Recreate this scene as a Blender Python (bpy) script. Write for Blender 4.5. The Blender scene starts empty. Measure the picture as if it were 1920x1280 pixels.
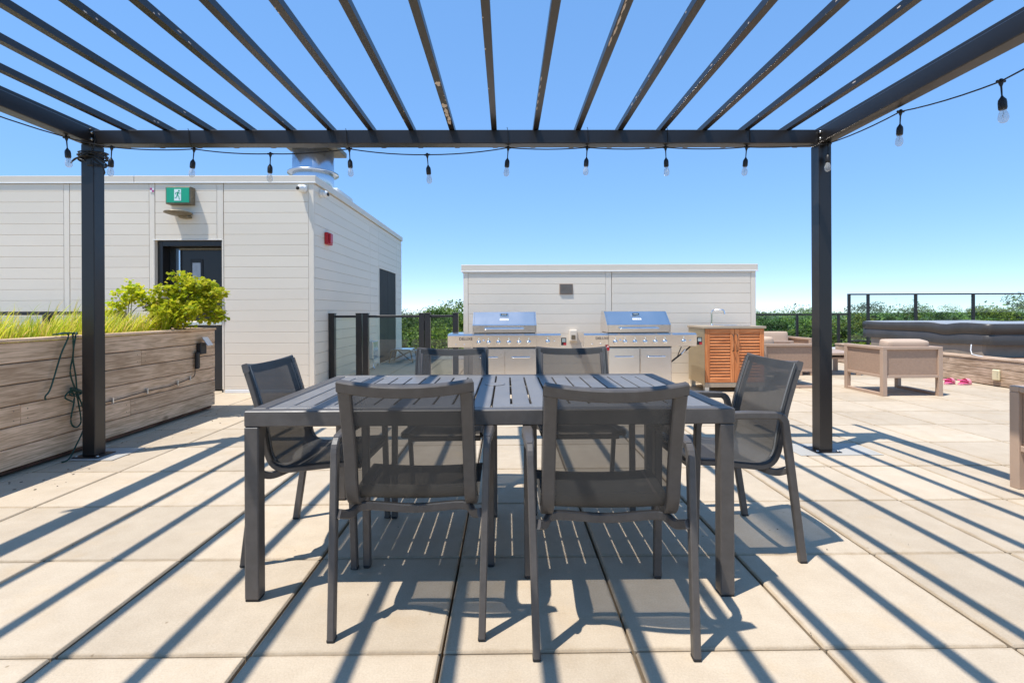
import bpy, math, random
import numpy as np
from mathutils import Vector, Matrix

R = math.radians
scene = bpy.context.scene
COL = scene.collection

# ------------------------------------------------------------------ camera
cam_data = bpy.data.cameras.new('camera')
cam_data.sensor_width = 36.0
cam_data.lens = 938.0 / 1920.0 * 36.0
cam_data.shift_y = -56.0 / 1920.0
cam_data.clip_start = 0.05
cam_data.clip_end = 6000
cam = bpy.data.objects.new('camera', cam_data)
COL.objects.link(cam)
cam.matrix_world = (Matrix.Translation((0, 0, 1.08)) @ Matrix.Rotation(R(-0.6), 4, 'Z')
                    @ Matrix.Rotation(R(90), 4, 'X') @ Matrix.Rotation(R(-0.25), 4, 'Z'))
scene.camera = cam

# ------------------------------------------------------------------ sky, sun, exposure
SUN_TO = Vector((-0.34, -0.20, 1.0)).normalized()
world = bpy.data.worlds.new('World'); scene.world = world; world.use_nodes = True
wn = world.node_tree.nodes; wl = world.node_tree.links
sky = wn.new('ShaderNodeTexSky'); sky.sky_type = 'NISHITA'; sky.sun_disc = False
sky.sun_elevation = math.asin(SUN_TO.z)
sky.sun_rotation = math.atan2(SUN_TO.x, SUN_TO.y) % (2 * math.pi)
sky.altitude = 0; sky.air_density = 0.42; sky.dust_density = 0.0; sky.ozone_density = 3.5
wn['Background'].inputs['Strength'].default_value = 0.15
grade = wn.new('ShaderNodeGamma'); grade.inputs['Gamma'].default_value = 0.34          # softer falloff from horizon to zenith
tone = wn.new('ShaderNodeHueSaturation'); tone.inputs['Saturation'].default_value = 2.1; tone.inputs['Hue'].default_value = 0.507; tone.inputs['Value'].default_value = 2.08
wl.new(sky.outputs[0], grade.inputs['Color']); wl.new(grade.outputs[0], tone.inputs['Color'])
wl.new(tone.outputs[0], wn['Background'].inputs['Color'])
sun_data = bpy.data.lights.new('sun', 'SUN'); sun_data.energy = 2.45; sun_data.angle = R(0.53)
sun_data.color = (1.0, 0.965, 0.91)
sun = bpy.data.objects.new('sun', sun_data); COL.objects.link(sun)
sun.rotation_euler = SUN_TO.to_track_quat('Z', 'Y').to_euler()
vs = scene.view_settings
vs.view_transform = 'Standard'; vs.look = 'None'; vs.gamma = 1.0; vs.exposure = 1.26
vs.use_curve_mapping = False
scene.cycles.max_bounces = 10
scene.cycles.transparent_max_bounces = 24

# ------------------------------------------------------------------ helpers
def lin(c):
    return c / 12.92 if c <= 0.04045 else ((c + 0.055) / 1.055) ** 2.4

def clampc(c):
    return tuple(max(0.0, min(1.0, v)) for v in c)

def material(name, color, rough=0.6, metal=0.0, var=0.12, scale=6.0, bump=0.0, bscale=60.0,
             objvar=0.0, spec=0.5, stretch=(1, 1, 1), coat=0.0, rvar=0.0):
    m = bpy.data.materials.new(name); m.use_nodes = True
    nt = m.node_tree; N = nt.nodes; L = nt.links
    p = N['Principled BSDF']
    p.inputs['Roughness'].default_value = rough; p.inputs['Metallic'].default_value = metal
    p.inputs['Specular IOR Level'].default_value = spec
    if coat: p.inputs['Coat Weight'].default_value = coat
    tc = N.new('ShaderNodeTexCoord'); mp = N.new('ShaderNodeMapping'); mp.inputs['Scale'].default_value = stretch
    L.new(tc.outputs['Object'], mp.inputs['Vector'])
    nz = N.new('ShaderNodeTexNoise'); nz.inputs['Scale'].default_value = scale; nz.inputs['Detail'].default_value = 6
    nz.inputs['Roughness'].default_value = 0.65
    L.new(mp.outputs[0], nz.inputs['Vector'])
    rp = N.new('ShaderNodeValToRGB')
    rp.color_ramp.elements[0].position = 0.3; rp.color_ramp.elements[1].position = 0.72
    rp.color_ramp.elements[0].color = (*clampc([c * (1 - var) for c in color]), 1)
    rp.color_ramp.elements[1].color = (*clampc([c * (1 + var) for c in color]), 1)
    L.new(nz.outputs['Fac'], rp.inputs['Fac'])
    out = rp.outputs['Color']
    if objvar:
        oi = N.new('ShaderNodeObjectInfo'); hs = N.new('ShaderNodeHueSaturation')
        mr = N.new('ShaderNodeMapRange'); mr.inputs['To Min'].default_value = 1 - objvar; mr.inputs['To Max'].default_value = 1 + objvar
        L.new(oi.outputs['Random'], mr.inputs['Value']); L.new(mr.outputs[0], hs.inputs['Value'])
        L.new(out, hs.inputs['Color']); out = hs.outputs['Color']
        ad = N.new('ShaderNodeVectorMath'); ad.operation = 'ADD'
        sc = N.new('ShaderNodeVectorMath'); sc.operation = 'SCALE'; sc.inputs[0].default_value = (17, 31, 23)
        L.new(oi.outputs['Random'], sc.inputs['Scale']); L.new(mp.outputs[0], ad.inputs[0]); L.new(sc.outputs[0], ad.inputs[1])
        L.new(ad.outputs[0], nz.inputs['Vector'])
    L.new(out, p.inputs['Base Color'])
    if rvar:
        mr2 = N.new('ShaderNodeMapRange'); mr2.inputs['To Min'].default_value = rough - rvar; mr2.inputs['To Max'].default_value = rough + rvar
        L.new(nz.outputs['Fac'], mr2.inputs['Value']); L.new(mr2.outputs[0], p.inputs['Roughness'])
    if bump:
        n2 = N.new('ShaderNodeTexNoise'); n2.inputs['Scale'].default_value = bscale; n2.inputs['Detail'].default_value = 5
        L.new(mp.outputs[0], n2.inputs['Vector'])
        b = N.new('ShaderNodeBump'); b.inputs['Strength'].default_value = bump; b.inputs['Distance'].default_value = 0.01
        L.new(n2.outputs['Fac'], b.inputs['Height']); L.new(b.outputs[0], p.inputs['Normal'])
    return m

def wood_material(name, dark, light, axis, rough=0.75, ring=9.0, objvar=0.14):
    """plank wood, the grain runs along the given local axis"""
    m = bpy.data.materials.new(name); m.use_nodes = True
    nt = m.node_tree; N = nt.nodes; L = nt.links; p = N['Principled BSDF']
    p.inputs['Roughness'].default_value = rough; p.inputs['Specular IOR Level'].default_value = 0.25
    tc = N.new('ShaderNodeTexCoord'); oi = N.new('ShaderNodeObjectInfo')
    sc = N.new('ShaderNodeVectorMath'); sc.operation = 'SCALE'; sc.inputs[0].default_value = (37, 53, 41)
    L.new(oi.outputs['Random'], sc.inputs['Scale'])
    ad = N.new('ShaderNodeVectorMath'); L.new(tc.outputs['Object'], ad.inputs[0]); L.new(sc.outputs[0], ad.inputs[1])
    mp = N.new('ShaderNodeMapping')
    s = [1.0, 1.0, 1.0]; s['XYZ'.index(axis)] = 0.06
    mp.inputs['Scale'].default_value = s; L.new(ad.outputs[0], mp.inputs['Vector'])
    n1 = N.new('ShaderNodeTexNoise'); n1.inputs['Scale'].default_value = ring; n1.inputs['Detail'].default_value = 3; n1.inputs['Distortion'].default_value = 0.6
    L.new(mp.outputs[0], n1.inputs['Vector'])
    mu = N.new('ShaderNodeMath'); mu.operation = 'MULTIPLY'; mu.inputs[1].default_value = 9.0; L.new(n1.outputs['Fac'], mu.inputs[0])
    fr = N.new('ShaderNodeMath'); fr.operation = 'PINGPONG'; fr.inputs[1].default_value = 0.5; L.new(mu.outputs[0], fr.inputs[0])
    n2 = N.new('ShaderNodeTexNoise'); n2.inputs['Scale'].default_value = 120; n2.inputs['Detail'].default_value = 5; L.new(mp.outputs[0], n2.inputs['Vector'])
    n3 = N.new('ShaderNodeTexNoise'); n3.inputs['Scale'].default_value = 3.0; n3.inputs['Detail'].default_value = 4; L.new(ad.outputs[0], n3.inputs['Vector'])
    a1 = N.new('ShaderNodeMath'); a1.operation = 'MULTIPLY_ADD'; a1.inputs[1].default_value = 0.42; L.new(fr.outputs[0], a1.inputs[0]); L.new(n2.outputs['Fac'], a1.inputs[2])
    a2 = N.new('ShaderNodeMath'); a2.operation = 'MULTIPLY_ADD'; a2.inputs[1].default_value = 0.55; L.new(n3.outputs['Fac'], a2.inputs[0]); L.new(a1.outputs[0], a2.inputs[2])
    rp = N.new('ShaderNodeValToRGB'); rp.color_ramp.elements[0].position = 0.72; rp.color_ramp.elements[1].position = 1.35
    rp.color_ramp.elements[1].position = 0.92
    dv = N.new('ShaderNodeMath'); dv.operation = 'MULTIPLY'; dv.inputs[1].default_value = 0.85; L.new(a2.outputs[0], dv.inputs[0])
    rp.color_ramp.elements[0].position = 0.58
    rp.color_ramp.elements[0].color = (*dark, 1); rp.color_ramp.elements[1].color = (*light, 1)
    L.new(dv.outputs[0], rp.inputs['Fac'])
    # knots
    vo = N.new('ShaderNodeTexVoronoi'); vo.inputs['Scale'].default_value = 2.6
    mk = N.new('ShaderNodeMapping'); s2 = [0.03, 1.0, 1.0] if axis == 'Y' else [1.0, 0.03, 1.0]; s2['XYZ'.index(axis)] = 0.6; mk.inputs['Scale'].default_value = s2
    L.new(ad.outputs[0], mk.inputs['Vector']); L.new(mk.outputs[0], vo.inputs['Vector'])
    kr = N.new('ShaderNodeValToRGB'); kr.color_ramp.elements[0].position = 0.03; kr.color_ramp.elements[1].position = 0.09
    kr.color_ramp.elements[0].color = (0.45, 0.38, 0.34, 1); kr.color_ramp.elements[1].color = (1, 1, 1, 1)
    L.new(vo.outputs['Distance'], kr.inputs['Fac'])
    mx = N.new('ShaderNodeMix'); mx.data_type = 'RGBA'; mx.blend_type = 'MULTIPLY'; mx.inputs['Factor'].default_value = 1.0
    L.new(rp.outputs[0], mx.inputs['A']); L.new(kr.outputs[0], mx.inputs['B'])
    hs = N.new('ShaderNodeHueSaturation'); mr = N.new('ShaderNodeMapRange'); mr.inputs['To Min'].default_value = 1 - objvar; mr.inputs['To Max'].default_value = 1 + objvar
    L.new(oi.outputs['Random'], mr.inputs['Value']); L.new(mr.outputs[0], hs.inputs['Value']); L.new(mx.outputs['Result'], hs.inputs['Color'])
    L.new(hs.outputs[0], p.inputs['Base Color'])
    b = N.new('ShaderNodeBump'); b.inputs['Strength'].default_value = 0.35; b.inputs['Distance'].default_value = 0.004
    L.new(n2.outputs['Fac'], b.inputs['Height']); L.new(b.outputs[0], p.inputs['Normal'])
    return m

def glass_material(name, tint=(0.93, 0.97, 0.95), refl=1.0, rough=0.0, milk=0.0):
    m = bpy.data.materials.new(name); m.use_nodes = True
    nt = m.node_tree; N = nt.nodes; L = nt.links
    N.remove(N['Principled BSDF'])
    tr = N.new('ShaderNodeBsdfTransparent'); tr.inputs[0].default_value = (*tint, 1)
    gl = N.new('ShaderNodeBsdfGlossy'); gl.inputs['Roughness'].default_value = rough
    lw = N.new('ShaderNodeLayerWeight'); lw.inputs['Blend'].default_value = 0.5      # Schlick reflectance of a thin pane
    pw5 = N.new('ShaderNodeMath'); pw5.operation = 'POWER'; pw5.inputs[1].default_value = 5.0; L.new(lw.outputs['Facing'], pw5.inputs[0])
    mu = N.new('ShaderNodeMath'); mu.operation = 'MULTIPLY_ADD'; mu.inputs[1].default_value = 0.9 * refl; mu.inputs[2].default_value = 0.04 * refl; mu.use_clamp = True
    L.new(pw5.outputs[0], mu.inputs[0])
    mx = N.new('ShaderNodeMixShader'); L.new(mu.outputs[0], mx.inputs[0]); L.new(tr.outputs[0], mx.inputs[1]); L.new(gl.outputs[0], mx.inputs[2])
    out = mx.outputs[0]
    if milk:
        df = N.new('ShaderNodeBsdfDiffuse'); df.inputs[0].default_value = (.8, .8, .78, 1); m2 = N.new('ShaderNodeMixShader'); m2.inputs[0].default_value = milk
        L.new(out, m2.inputs[1]); L.new(df.outputs[0], m2.inputs[2]); out = m2.outputs[0]
    L.new(out, N['Material Output'].inputs['Surface'])
    return m

def mesh_fabric(name, color, clear):
    """open weave sling: a share of the light passes straight through"""
    m = bpy.data.materials.new(name); m.use_nodes = True
    nt = m.node_tree; N = nt.nodes; L = nt.links; p = N['Principled BSDF']
    p.inputs['Roughness'].default_value = 0.55; p.inputs['Specular IOR Level'].default_value = 0.35
    tc = N.new('ShaderNodeTexCoord')
    mp = N.new('ShaderNodeMapping'); mp.inputs['Scale'].default_value = (260, 60, 260); L.new(tc.outputs['Object'], mp.inputs['Vector'])
    nz = N.new('ShaderNodeTexNoise'); nz.inputs['Scale'].default_value = 1.0; L.new(mp.outputs[0], nz.inputs['Vector'])
    n2 = N.new('ShaderNodeTexNoise'); n2.inputs['Scale'].default_value = 9.0; n2.inputs['Detail'].default_value = 4; L.new(tc.outputs['Object'], n2.inputs['Vector'])
    rp = N.new('ShaderNodeValToRGB'); rp.color_ramp.elements[0].position = 0.25; rp.color_ramp.elements[1].position = 0.8
    rp.color_ramp.elements[0].color = (*[c * 0.7 for c in color], 1); rp.color_ramp.elements[1].color = (*[c * 1.3 for c in color], 1)
    av = N.new('ShaderNodeMath'); av.operation = 'MULTIPLY_ADD'; av.inputs[1].default_value = 0.5; L.new(nz.outputs['Fac'], av.inputs[0])
    h = N.new('ShaderNodeMath'); h.operation = 'MULTIPLY'; h.inputs[1].default_value = 0.5; L.new(n2.outputs['Fac'], h.inputs[0]); L.new(h.outputs[0], av.inputs[2])
    L.new(av.outputs[0], rp.inputs['Fac']); L.new(rp.outputs[0], p.inputs['Base Color'])
    tr = N.new('ShaderNodeBsdfTransparent')
    mx = N.new('ShaderNodeMixShader')
    lw = N.new('ShaderNodeLayerWeight'); lw.inputs['Blend'].default_value = 0.5     # yarn thickness closes the holes at a slant
    mr = N.new('ShaderNodeMapRange'); mr.inputs['From Min'].default_value = 0.02; mr.inputs['From Max'].default_value = 0.50
    mr.inputs['To Min'].default_value = clear; mr.inputs['To Max'].default_value = 0.07
    L.new(lw.outputs['Facing'], mr.inputs['Value']); L.new(mr.outputs[0], mx.inputs[0])
    L.new(p.outputs[0], mx.inputs[1]); L.new(tr.outputs[0], mx.inputs[2])
    L.new(mx.outputs[0], N['Material Output'].inputs['Surface'])
    return m

def leaf_material(name, dark, light, trans=0.45, clump=0.0):
    m = bpy.data.materials.new(name); m.use_nodes = True
    nt = m.node_tree; N = nt.nodes; L = nt.links; p = N['Principled BSDF']
    p.inputs['Roughness'].default_value = 0.5; p.inputs['Specular IOR Level'].default_value = 0.3
    ge = N.new('ShaderNodeNewGeometry'); oi = N.new('ShaderNodeObjectInfo')
    rp = N.new('ShaderNodeValToRGB'); rp.color_ramp.elements[0].color = (*dark, 1); rp.color_ramp.elements[1].color = (*light, 1)
    L.new(ge.outputs['Random Per Island'], rp.inputs['Fac'])
    hs = N.new('ShaderNodeHueSaturation')
    mr = N.new('ShaderNodeMapRange'); mr.inputs['To Min'].default_value = 0.6; mr.inputs['To Max'].default_value = 1.45
    L.new(oi.outputs['Random'], mr.inputs['Value']); L.new(mr.outputs[0], hs.inputs['Value'])
    m2 = N.new('ShaderNodeMapRange'); m2.inputs['To Min'].default_value = 0.475; m2.inputs['To Max'].default_value = 0.52
    wr_ = N.new('ShaderNodeMath'); wr_.operation = 'FRACT'; w7 = N.new('ShaderNodeMath'); w7.operation = 'MULTIPLY'; w7.inputs[1].default_value = 7.3
    L.new(oi.outputs['Random'], w7.inputs[0]); L.new(w7.outputs[0], wr_.inputs[0]); L.new(wr_.outputs[0], m2.inputs['Value']); L.new(m2.outputs[0], hs.inputs['Hue'])
    col = rp.outputs[0]
    if clump:           # foliage tone differs from bough to bough
        nz = N.new('ShaderNodeTexNoise'); nz.inputs['Scale'].default_value = clump; nz.inputs['Detail'].default_value = 3; L.new(ge.outputs['Position'], nz.inputs['Vector'])
        cr = N.new('ShaderNodeValToRGB'); cr.color_ramp.elements[0].position = 0.41; cr.color_ramp.elements[1].position = 0.62
        cr.color_ramp.elements[0].color = (.30, .39, .52, 1); cr.color_ramp.elements[1].color = (1.0, 1.0, .9, 1); L.new(nz.outputs['Fac'], cr.inputs['Fac'])
        mm = N.new('ShaderNodeMix'); mm.data_type = 'RGBA'; mm.blend_type = 'MULTIPLY'; mm.inputs['Factor'].default_value = 1.0; L.new(col, mm.inputs['A']); L.new(cr.outputs[0], mm.inputs['B']); col = mm.outputs['Result']
    L.new(col, hs.inputs['Color']); L.new(hs.outputs[0], p.inputs['Base Color'])
    tl = N.new('ShaderNodeBsdfTranslucent'); L.new(hs.outputs[0], tl.inputs['Color'])
    mx = N.new('ShaderNodeMixShader'); mx.inputs[0].default_value = trans
    L.new(p.outputs[0], mx.inputs[1]); L.new(tl.outputs[0], mx.inputs[2]); L.new(mx.outputs[0], N['Material Output'].inputs['Surface'])
    return m

class MB:
    def __init__(s): s.v = []; s.f = []; s.sm = []
    def add(s, vs_, fs, smooth=False):
        o = len(s.v); s.v += [tuple(v) for v in vs_]
        for f in fs: s.f.append([i + o for i in f]); s.sm.append(smooth)
        return s
    def box(s, x0, x1, y0, y1, z0, z1, ch=0.0, M=None):
        if x1 < x0: x0, x1 = x1, x0
        if y1 < y0: y0, y1 = y1, y0
        c = ((x0 + x1) / 2, (y0 + y1) / 2, (z0 + z1) / 2); h = ((x1 - x0) / 2, (y1 - y0) / 2, (z1 - z0) / 2)
        ch = min(ch, 0.45 * min(h) * 2 * 0.9)
        if ch <= 0:
            vs_ = [(c[0] + i * h[0], c[1] + j * h[1], c[2] + k * h[2]) for i in (-1, 1) for j in (-1, 1) for k in (-1, 1)]
            fs = [(0, 1, 3, 2), (4, 6, 7, 5), (0, 4, 5, 1), (2, 3, 7, 6), (0, 2, 6, 4), (1, 5, 7, 3)]
        else:
            vs_ = []; idx = {}
            for i in (-1, 1):
                for j in (-1, 1):
                    for k in (-1, 1):
                        for a in range(3):
                            d = [h[0] - ch, h[1] - ch, h[2] - ch]; d[a] = h[a]
                            idx[(i, j, k, a)] = len(vs_)
                            vs_.append((c[0] + i * d[0], c[1] + j * d[1], c[2] + k * d[2]))
            fs = []
            S = (-1, 1)
            for i in S: fs.append([idx[(i, j, k, 0)] for j, k in ((-1, -1), (1, -1), (1, 1), (-1, 1))])
            for j in S: fs.append([idx[(i, j, k, 1)] for i, k in ((-1, -1), (1, -1), (1, 1), (-1, 1))])
            for k in S: fs.append([idx[(i, j, k, 2)] for i, j in ((-1, -1), (1, -1), (1, 1), (-1, 1))])
            for j in S:
                for k in S: fs.append([idx[(-1, j, k, 1)], idx[(1, j, k, 1)], idx[(1, j, k, 2)], idx[(-1, j, k, 2)]])
            for i in S:
                for k in S: fs.append([idx[(i, -1, k, 0)], idx[(i, 1, k, 0)], idx[(i, 1, k, 2)], idx[(i, -1, k, 2)]])
            for i in S:
                for j in S: fs.append([idx[(i, j, -1, 0)], idx[(i, j, 1, 0)], idx[(i, j, 1, 1)], idx[(i, j, -1, 1)]])
            for i in S:
                for j in S:
                    for k in S: fs.append([idx[(i, j, k, 0)], idx[(i, j, k, 1)], idx[(i, j, k, 2)]])
            # orient outwards
            out = []
            for f in fs:
                p = [Vector(vs_[q]) for q in f]; n = (p[1] - p[0]).cross(p[2] - p[0]); m = sum(p, Vector()) / len(p) - Vector(c)
                out.append(f if n.dot(m) > 0 else f[::-1])
            fs = out
        if M is not None: vs_ = [tuple(M @ Vector(v)) for v in vs_]
        return s.add(vs_, fs)
    def sweep(s, pts, sect, up=(0, 0, 1), cap=True, smooth=False, closed=False):
        """sect: list of (a,b); a along side = t x up, b along the other normal; or a function t -> list"""
        P = [Vector(p) for p in pts]; n = len(P); up = Vector(up); rings = []
        for i in range(n):
            if closed: t = (P[(i + 1) % n] - P[i - 1])
            elif i == 0: t = P[1] - P[0]
            elif i == n - 1: t = P[-1] - P[-2]
            else: t = (P[i + 1] - P[i]).normalized() + (P[i] - P[i - 1]).normalized()
            t.normalize()
            a = t.cross(up)
            if a.length < 1e-4: a = t.cross(Vector((0, 1, 0.01)))
            a.normalize(); b = a.cross(t).normalized()
            se = sect(i / (n - 1)) if callable(sect) else sect
            rings.append([P[i] + a * u + b * w for u, w in se])
        k = len(rings[0]); vs_ = [v for r in rings for v in r]; fs = []
        for i in range(n if closed else n - 1):
            j2 = (i + 1) % n
            for j in range(k):
                fs.append((i * k + j, i * k + (j + 1) % k, j2 * k + (j + 1) % k, j2 * k + j))
        s.add(vs_, fs, smooth)
        if cap and not closed:
            s.add(rings[0], [tuple(range(k))[::-1]]); s.add(rings[-1], [tuple(range(k))])
        return s
    def tube(s, pts, r, n=8, cap=True, up=(0, 0, 1), closed=False):
        se = [(math.cos(2 * math.pi * i / n) * r, math.sin(2 * math.pi * i / n) * r) for i in range(n)]
        return s.sweep(pts, se, up=up, cap=cap, smooth=True, closed=closed)
    def lathe(s, prof, c=(0, 0, 0), n=20, M=None, cap=True):
        vs_ = []; fs = []
        for r, z in prof:
            for i in range(n):
                a = 2 * math.pi * i / n; vs_.append((r * math.cos(a), r * math.sin(a), z))
        for j in range(len(prof) - 1):
            for i in range(n): fs.append((j * n + i, j * n + (i + 1) % n, (j + 1) * n + (i + 1) % n, (j + 1) * n + i))
        caps = []
        if cap: caps = [tuple(range(n))[::-1], tuple((len(prof) - 1) * n + i for i in range(n))]
        M = M if M is not None else Matrix.Translation(c)
        vs_ = [tuple(M @ Vector(v)) for v in vs_]
        o = len(s.v); s.add(vs_, fs, True)
        for f in caps: s.f.append([i + o for i in f]); s.sm.append(False)
        return s
    def prism(s, poly, z0, z1, M=None):
        n = len(poly); vs_ = [(x, y, z0) for x, y in poly] + [(x, y, z1) for x, y in poly]
        fs = [tuple(range(n))[::-1], tuple(range(n, 2 * n))] + [(i, (i + 1) % n, n + (i + 1) % n, n + i) for i in range(n)]
        if M is not None: vs_ = [tuple(M @ Vector(v)) for v in vs_]
        return s.add(vs_, fs)
    def mesh(s, name, off=(0, 0, 0)):
        me = bpy.data.meshes.new(name)
        me.from_pydata([(v[0] - off[0], v[1] - off[1], v[2] - off[2]) for v in s.v], [], s.f)
        me.polygons.foreach_set('use_smooth', s.sm); me.update()
        return me
    def build(s, name, mat, parent=None, center=False):
        """coordinates are in the parent's own space; center moves the object's origin to the middle of the piece"""
        off = Vector((0, 0, 0))
        if center:
            a = np.array(s.v); off = Vector(((a.min(0) + a.max(0)) / 2).tolist())
        me = s.mesh(name, off); me.materials.append(mat)
        o = bpy.data.objects.new(name, me); COL.objects.link(o); o.location = off
        if parent: o.parent = parent
        return o

def roundpath(pts, r=0.04, n=5):
    """round the corners of a polyline"""
    P = [Vector(p) for p in pts]; out = [P[0]]
    for i in range(1, len(P) - 1):
        a = (P[i - 1] - P[i]); b = (P[i + 1] - P[i]); d = min(r, a.length * 0.45, b.length * 0.45)
        p0 = P[i] + a.normalized() * d; p1 = P[i] + b.normalized() * d
        for k in range(n + 1):
            t = k / n; out.append(p0 * (1 - t) ** 2 + P[i] * 2 * t * (1 - t) + p1 * t * t)
    out.append(P[-1]); return out

def smoothpath(pts, n=6):
    P = [Vector(p) for p in pts]; P = [2 * P[0] - P[1]] + P + [2 * P[-1] - P[-2]]; out = []
    for i in range(1, len(P) - 2):
        for k in range(n):
            t = k / n; a, b, c, d = P[i - 1], P[i], P[i + 1], P[i + 2]
            out.append(0.5 * (2 * b + (c - a) * t + (2 * a - 5 * b + 4 * c - d) * t * t + (3 * b - a - 3 * c + d) * t ** 3))
    out.append(P[-2]); return out

def rect(w, h, ch=0.003):
    a, b = w / 2, h / 2
    return [(-a + ch, -b), (a - ch, -b), (a, -b + ch), (a, b - ch), (a - ch, b), (-a + ch, b), (-a, b - ch), (-a, -b + ch)]

def thing(name, label, cat, loc=(0, 0, 0), rotz=0.0, group=None):
    o = bpy.data.objects.new(name, None); COL.objects.link(o); o.empty_display_size = 0.1
    o.location = loc; o.rotation_euler = (0, 0, rotz)
    return tag(o, label, cat, group)

def tag(o, label, cat=None, group=None, kind=None):
    if label: o['label'] = label
    if cat: o['category'] = cat
    if group: o['group'] = group
    if kind: o['kind'] = kind
    return o

def structure(o, label=None):
    o['kind'] = 'structure'
    if label: o['label'] = label
    return o

def copy_tree(o, parent=None):
    c = o.copy(); COL.objects.link(c)
    if parent: c.parent = parent
    for ch in [k for k in o.children]: copy_tree(ch, c)
    return c

def text_mesh(body, size, mat, parent, loc, rot=(R(90), 0, 0), name='lettering', extrude=0.0006, bold=0.0):
    cu = bpy.data.curves.new('lettering', 'FONT'); cu.body = body; cu.size = size; cu.extrude = extrude
    cu.align_x = 'CENTER'; cu.align_y = 'CENTER'; cu.resolution_u = 2; cu.offset = bold
    t = bpy.data.objects.new('lettering_source', cu)
    me = bpy.data.meshes.new_from_object(t); me.materials.clear(); me.materials.append(mat)
    o = bpy.data.objects.new(name, me); COL.objects.link(o); o.parent = parent; o.location = loc; o.rotation_euler = rot
    bpy.data.objects.remove(t); bpy.data.curves.remove(cu)
    return o

# ------------------------------------------------------------------ materials
M = {}
M['siding'] = material('painted_siding', (0.78, 0.69, 0.565), rough=0.52, var=0.022, scale=1.4, objvar=0.022, spec=0.4, stretch=(.7, .7, .7))
M['trim'] = material('painted_trim', (0.79, 0.70, 0.575), rough=0.5, var=0.03, scale=4, objvar=0.02)
M['coping'] = material('coping_metal', (0.71, 0.63, 0.52), rough=0.45, var=0.03, scale=3)
M['black_metal'] = material('black_powder_coat', (0.019, 0.0165, 0.0155), rough=0.33, var=0.12, scale=3, objvar=0.12, rvar=0.03)
M['black_matte'] = material('black_plastic', (0.012, 0.012, 0.013), rough=0.55, var=0.2, scale=20)
M['grey_metal'] = material('charcoal_powder_coat', (0.092, 0.080, 0.070), rough=0.44, var=0.16, scale=22, bump=0.05, bscale=420, rvar=0.10)
M['tabletop'] = material('charcoal_table_coat', (0.178, 0.168, 0.160), rough=0.42, var=0.14, scale=9, bump=0.03, bscale=400, objvar=0.06, rvar=0.12)
M['sling'] = mesh_fabric('sling_mesh', (0.056, 0.054, 0.050), 0.29)
M['stitch'] = material('stitching', (0.32, 0.32, 0.31), rough=0.8)
M['steel'] = material('stainless_steel', (0.80, 0.74, 0.69), rough=0.24, metal=1.0, var=0.035, scale=2.5, stretch=(1, 1, .3), rvar=0.05)
M['chrome'] = material('chrome', (0.8, 0.8, 0.8), rough=0.09, metal=1.0, var=0.03)
M['galv'] = material('galvanised_sheet', (0.60, 0.64, 0.70), rough=0.26, metal=0.95, var=0.05, scale=2, rvar=0.04)
M['cabinet_metal'] = material('champagne_steel', (0.52, 0.43, 0.29), rough=0.36, metal=0.75, var=0.1, scale=3, rvar=0.08)
M['counter'] = material('brown_counter', (0.38, 0.30, 0.21), rough=0.4, var=0.08)
M['taupe'] = material('taupe_powder_coat', (0.46, 0.32, 0.225), rough=0.5, var=0.06, scale=5)
M['taupe_cloth'] = material('taupe_weave', (0.38, 0.25, 0.17), rough=0.8, var=0.10, scale=40, bump=0.15, bscale=700)
M['cushion'] = material('beige_cushion', (0.50, 0.365, 0.265), rough=0.85, var=0.05, scale=5, bump=0.12, bscale=300)
M['glass'] = glass_material('railing_glass', (0.90, 0.955, 0.935), 1.0)
M['dark_glass'] = material('dark_door_glass', (0.03, 0.033, 0.035), rough=0.06, var=0.1, spec=0.7)
M['bulb'] = glass_material('bulb_glass', (0.93, 0.93, 0.93), 1.6, 0.05, milk=0.22)
M['white'] = material('white_paint', (0.78, 0.78, 0.76), rough=0.5, var=0.05)
M['roof'] = material('roof_membrane', (0.32, 0.31, 0.29), rough=0.8, var=0.1)
M['red'] = material('red_plastic', (0.45, 0.012, 0.02), rough=0.35, var=0.08)
M['green'] = material('sign_green', (0.012, 0.36, 0.20), rough=0.4, var=0.05)
M['sign_white'] = material('sign_white', (0.75, 0.85, 0.80), rough=0.4, var=0.04)
M['rusty'] = material('weathered_brass', (0.22, 0.18, 0.12), rough=0.5, metal=0.5, var=0.35, scale=25)
M['green_cord'] = material('green_cord', (0.012, 0.06, 0.04), rough=0.5)
M['rubber'] = material('black_rubber', (0.01, 0.01, 0.011), rough=0.5, var=0.2)
M['pink'] = material('pink_foam', (0.80, 0.10, 0.28), rough=0.6, var=0.06)
M['pink_pale'] = material('pale_pink_foam', (0.85, 0.32, 0.40), rough=0.6, var=0.06)
M['cream'] = material('cream_plastic', (0.66, 0.57, 0.36), rough=0.5, var=0.06)
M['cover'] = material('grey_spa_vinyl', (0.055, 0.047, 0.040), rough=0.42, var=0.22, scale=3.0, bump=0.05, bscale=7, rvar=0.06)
M['cover_top'] = material('painted_glare_vinyl', (0.34, 0.325, 0.30), rough=0.35, var=0.15, scale=2.0, bump=0.05, bscale=6)  # grazing sky glare on the cover's top, painted in as a paler grey
M['shell'] = material('tan_spa_panel', (0.33, 0.26, 0.19), rough=0.6)
M['brass'] = material('brass_glaze', (0.42, 0.24, 0.035), rough=0.3, metal=0.6, var=0.2, scale=8)
M['terracotta'] = material('terracotta', (0.55, 0.15, 0.06), rough=0.75, var=0.15)
M['pale_dome'] = material('pale_lilac_plastic', (0.72, 0.64, 0.70), rough=0.45, var=0.04)
M['soil'] = material('soil', (0.07, 0.045, 0.03), rough=0.95, var=0.4, scale=30, bump=0.6, bscale=60)
M['plate'] = material('pale_base_sheet', (0.40, 0.375, 0.33), rough=0.85, var=0.06)
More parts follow.
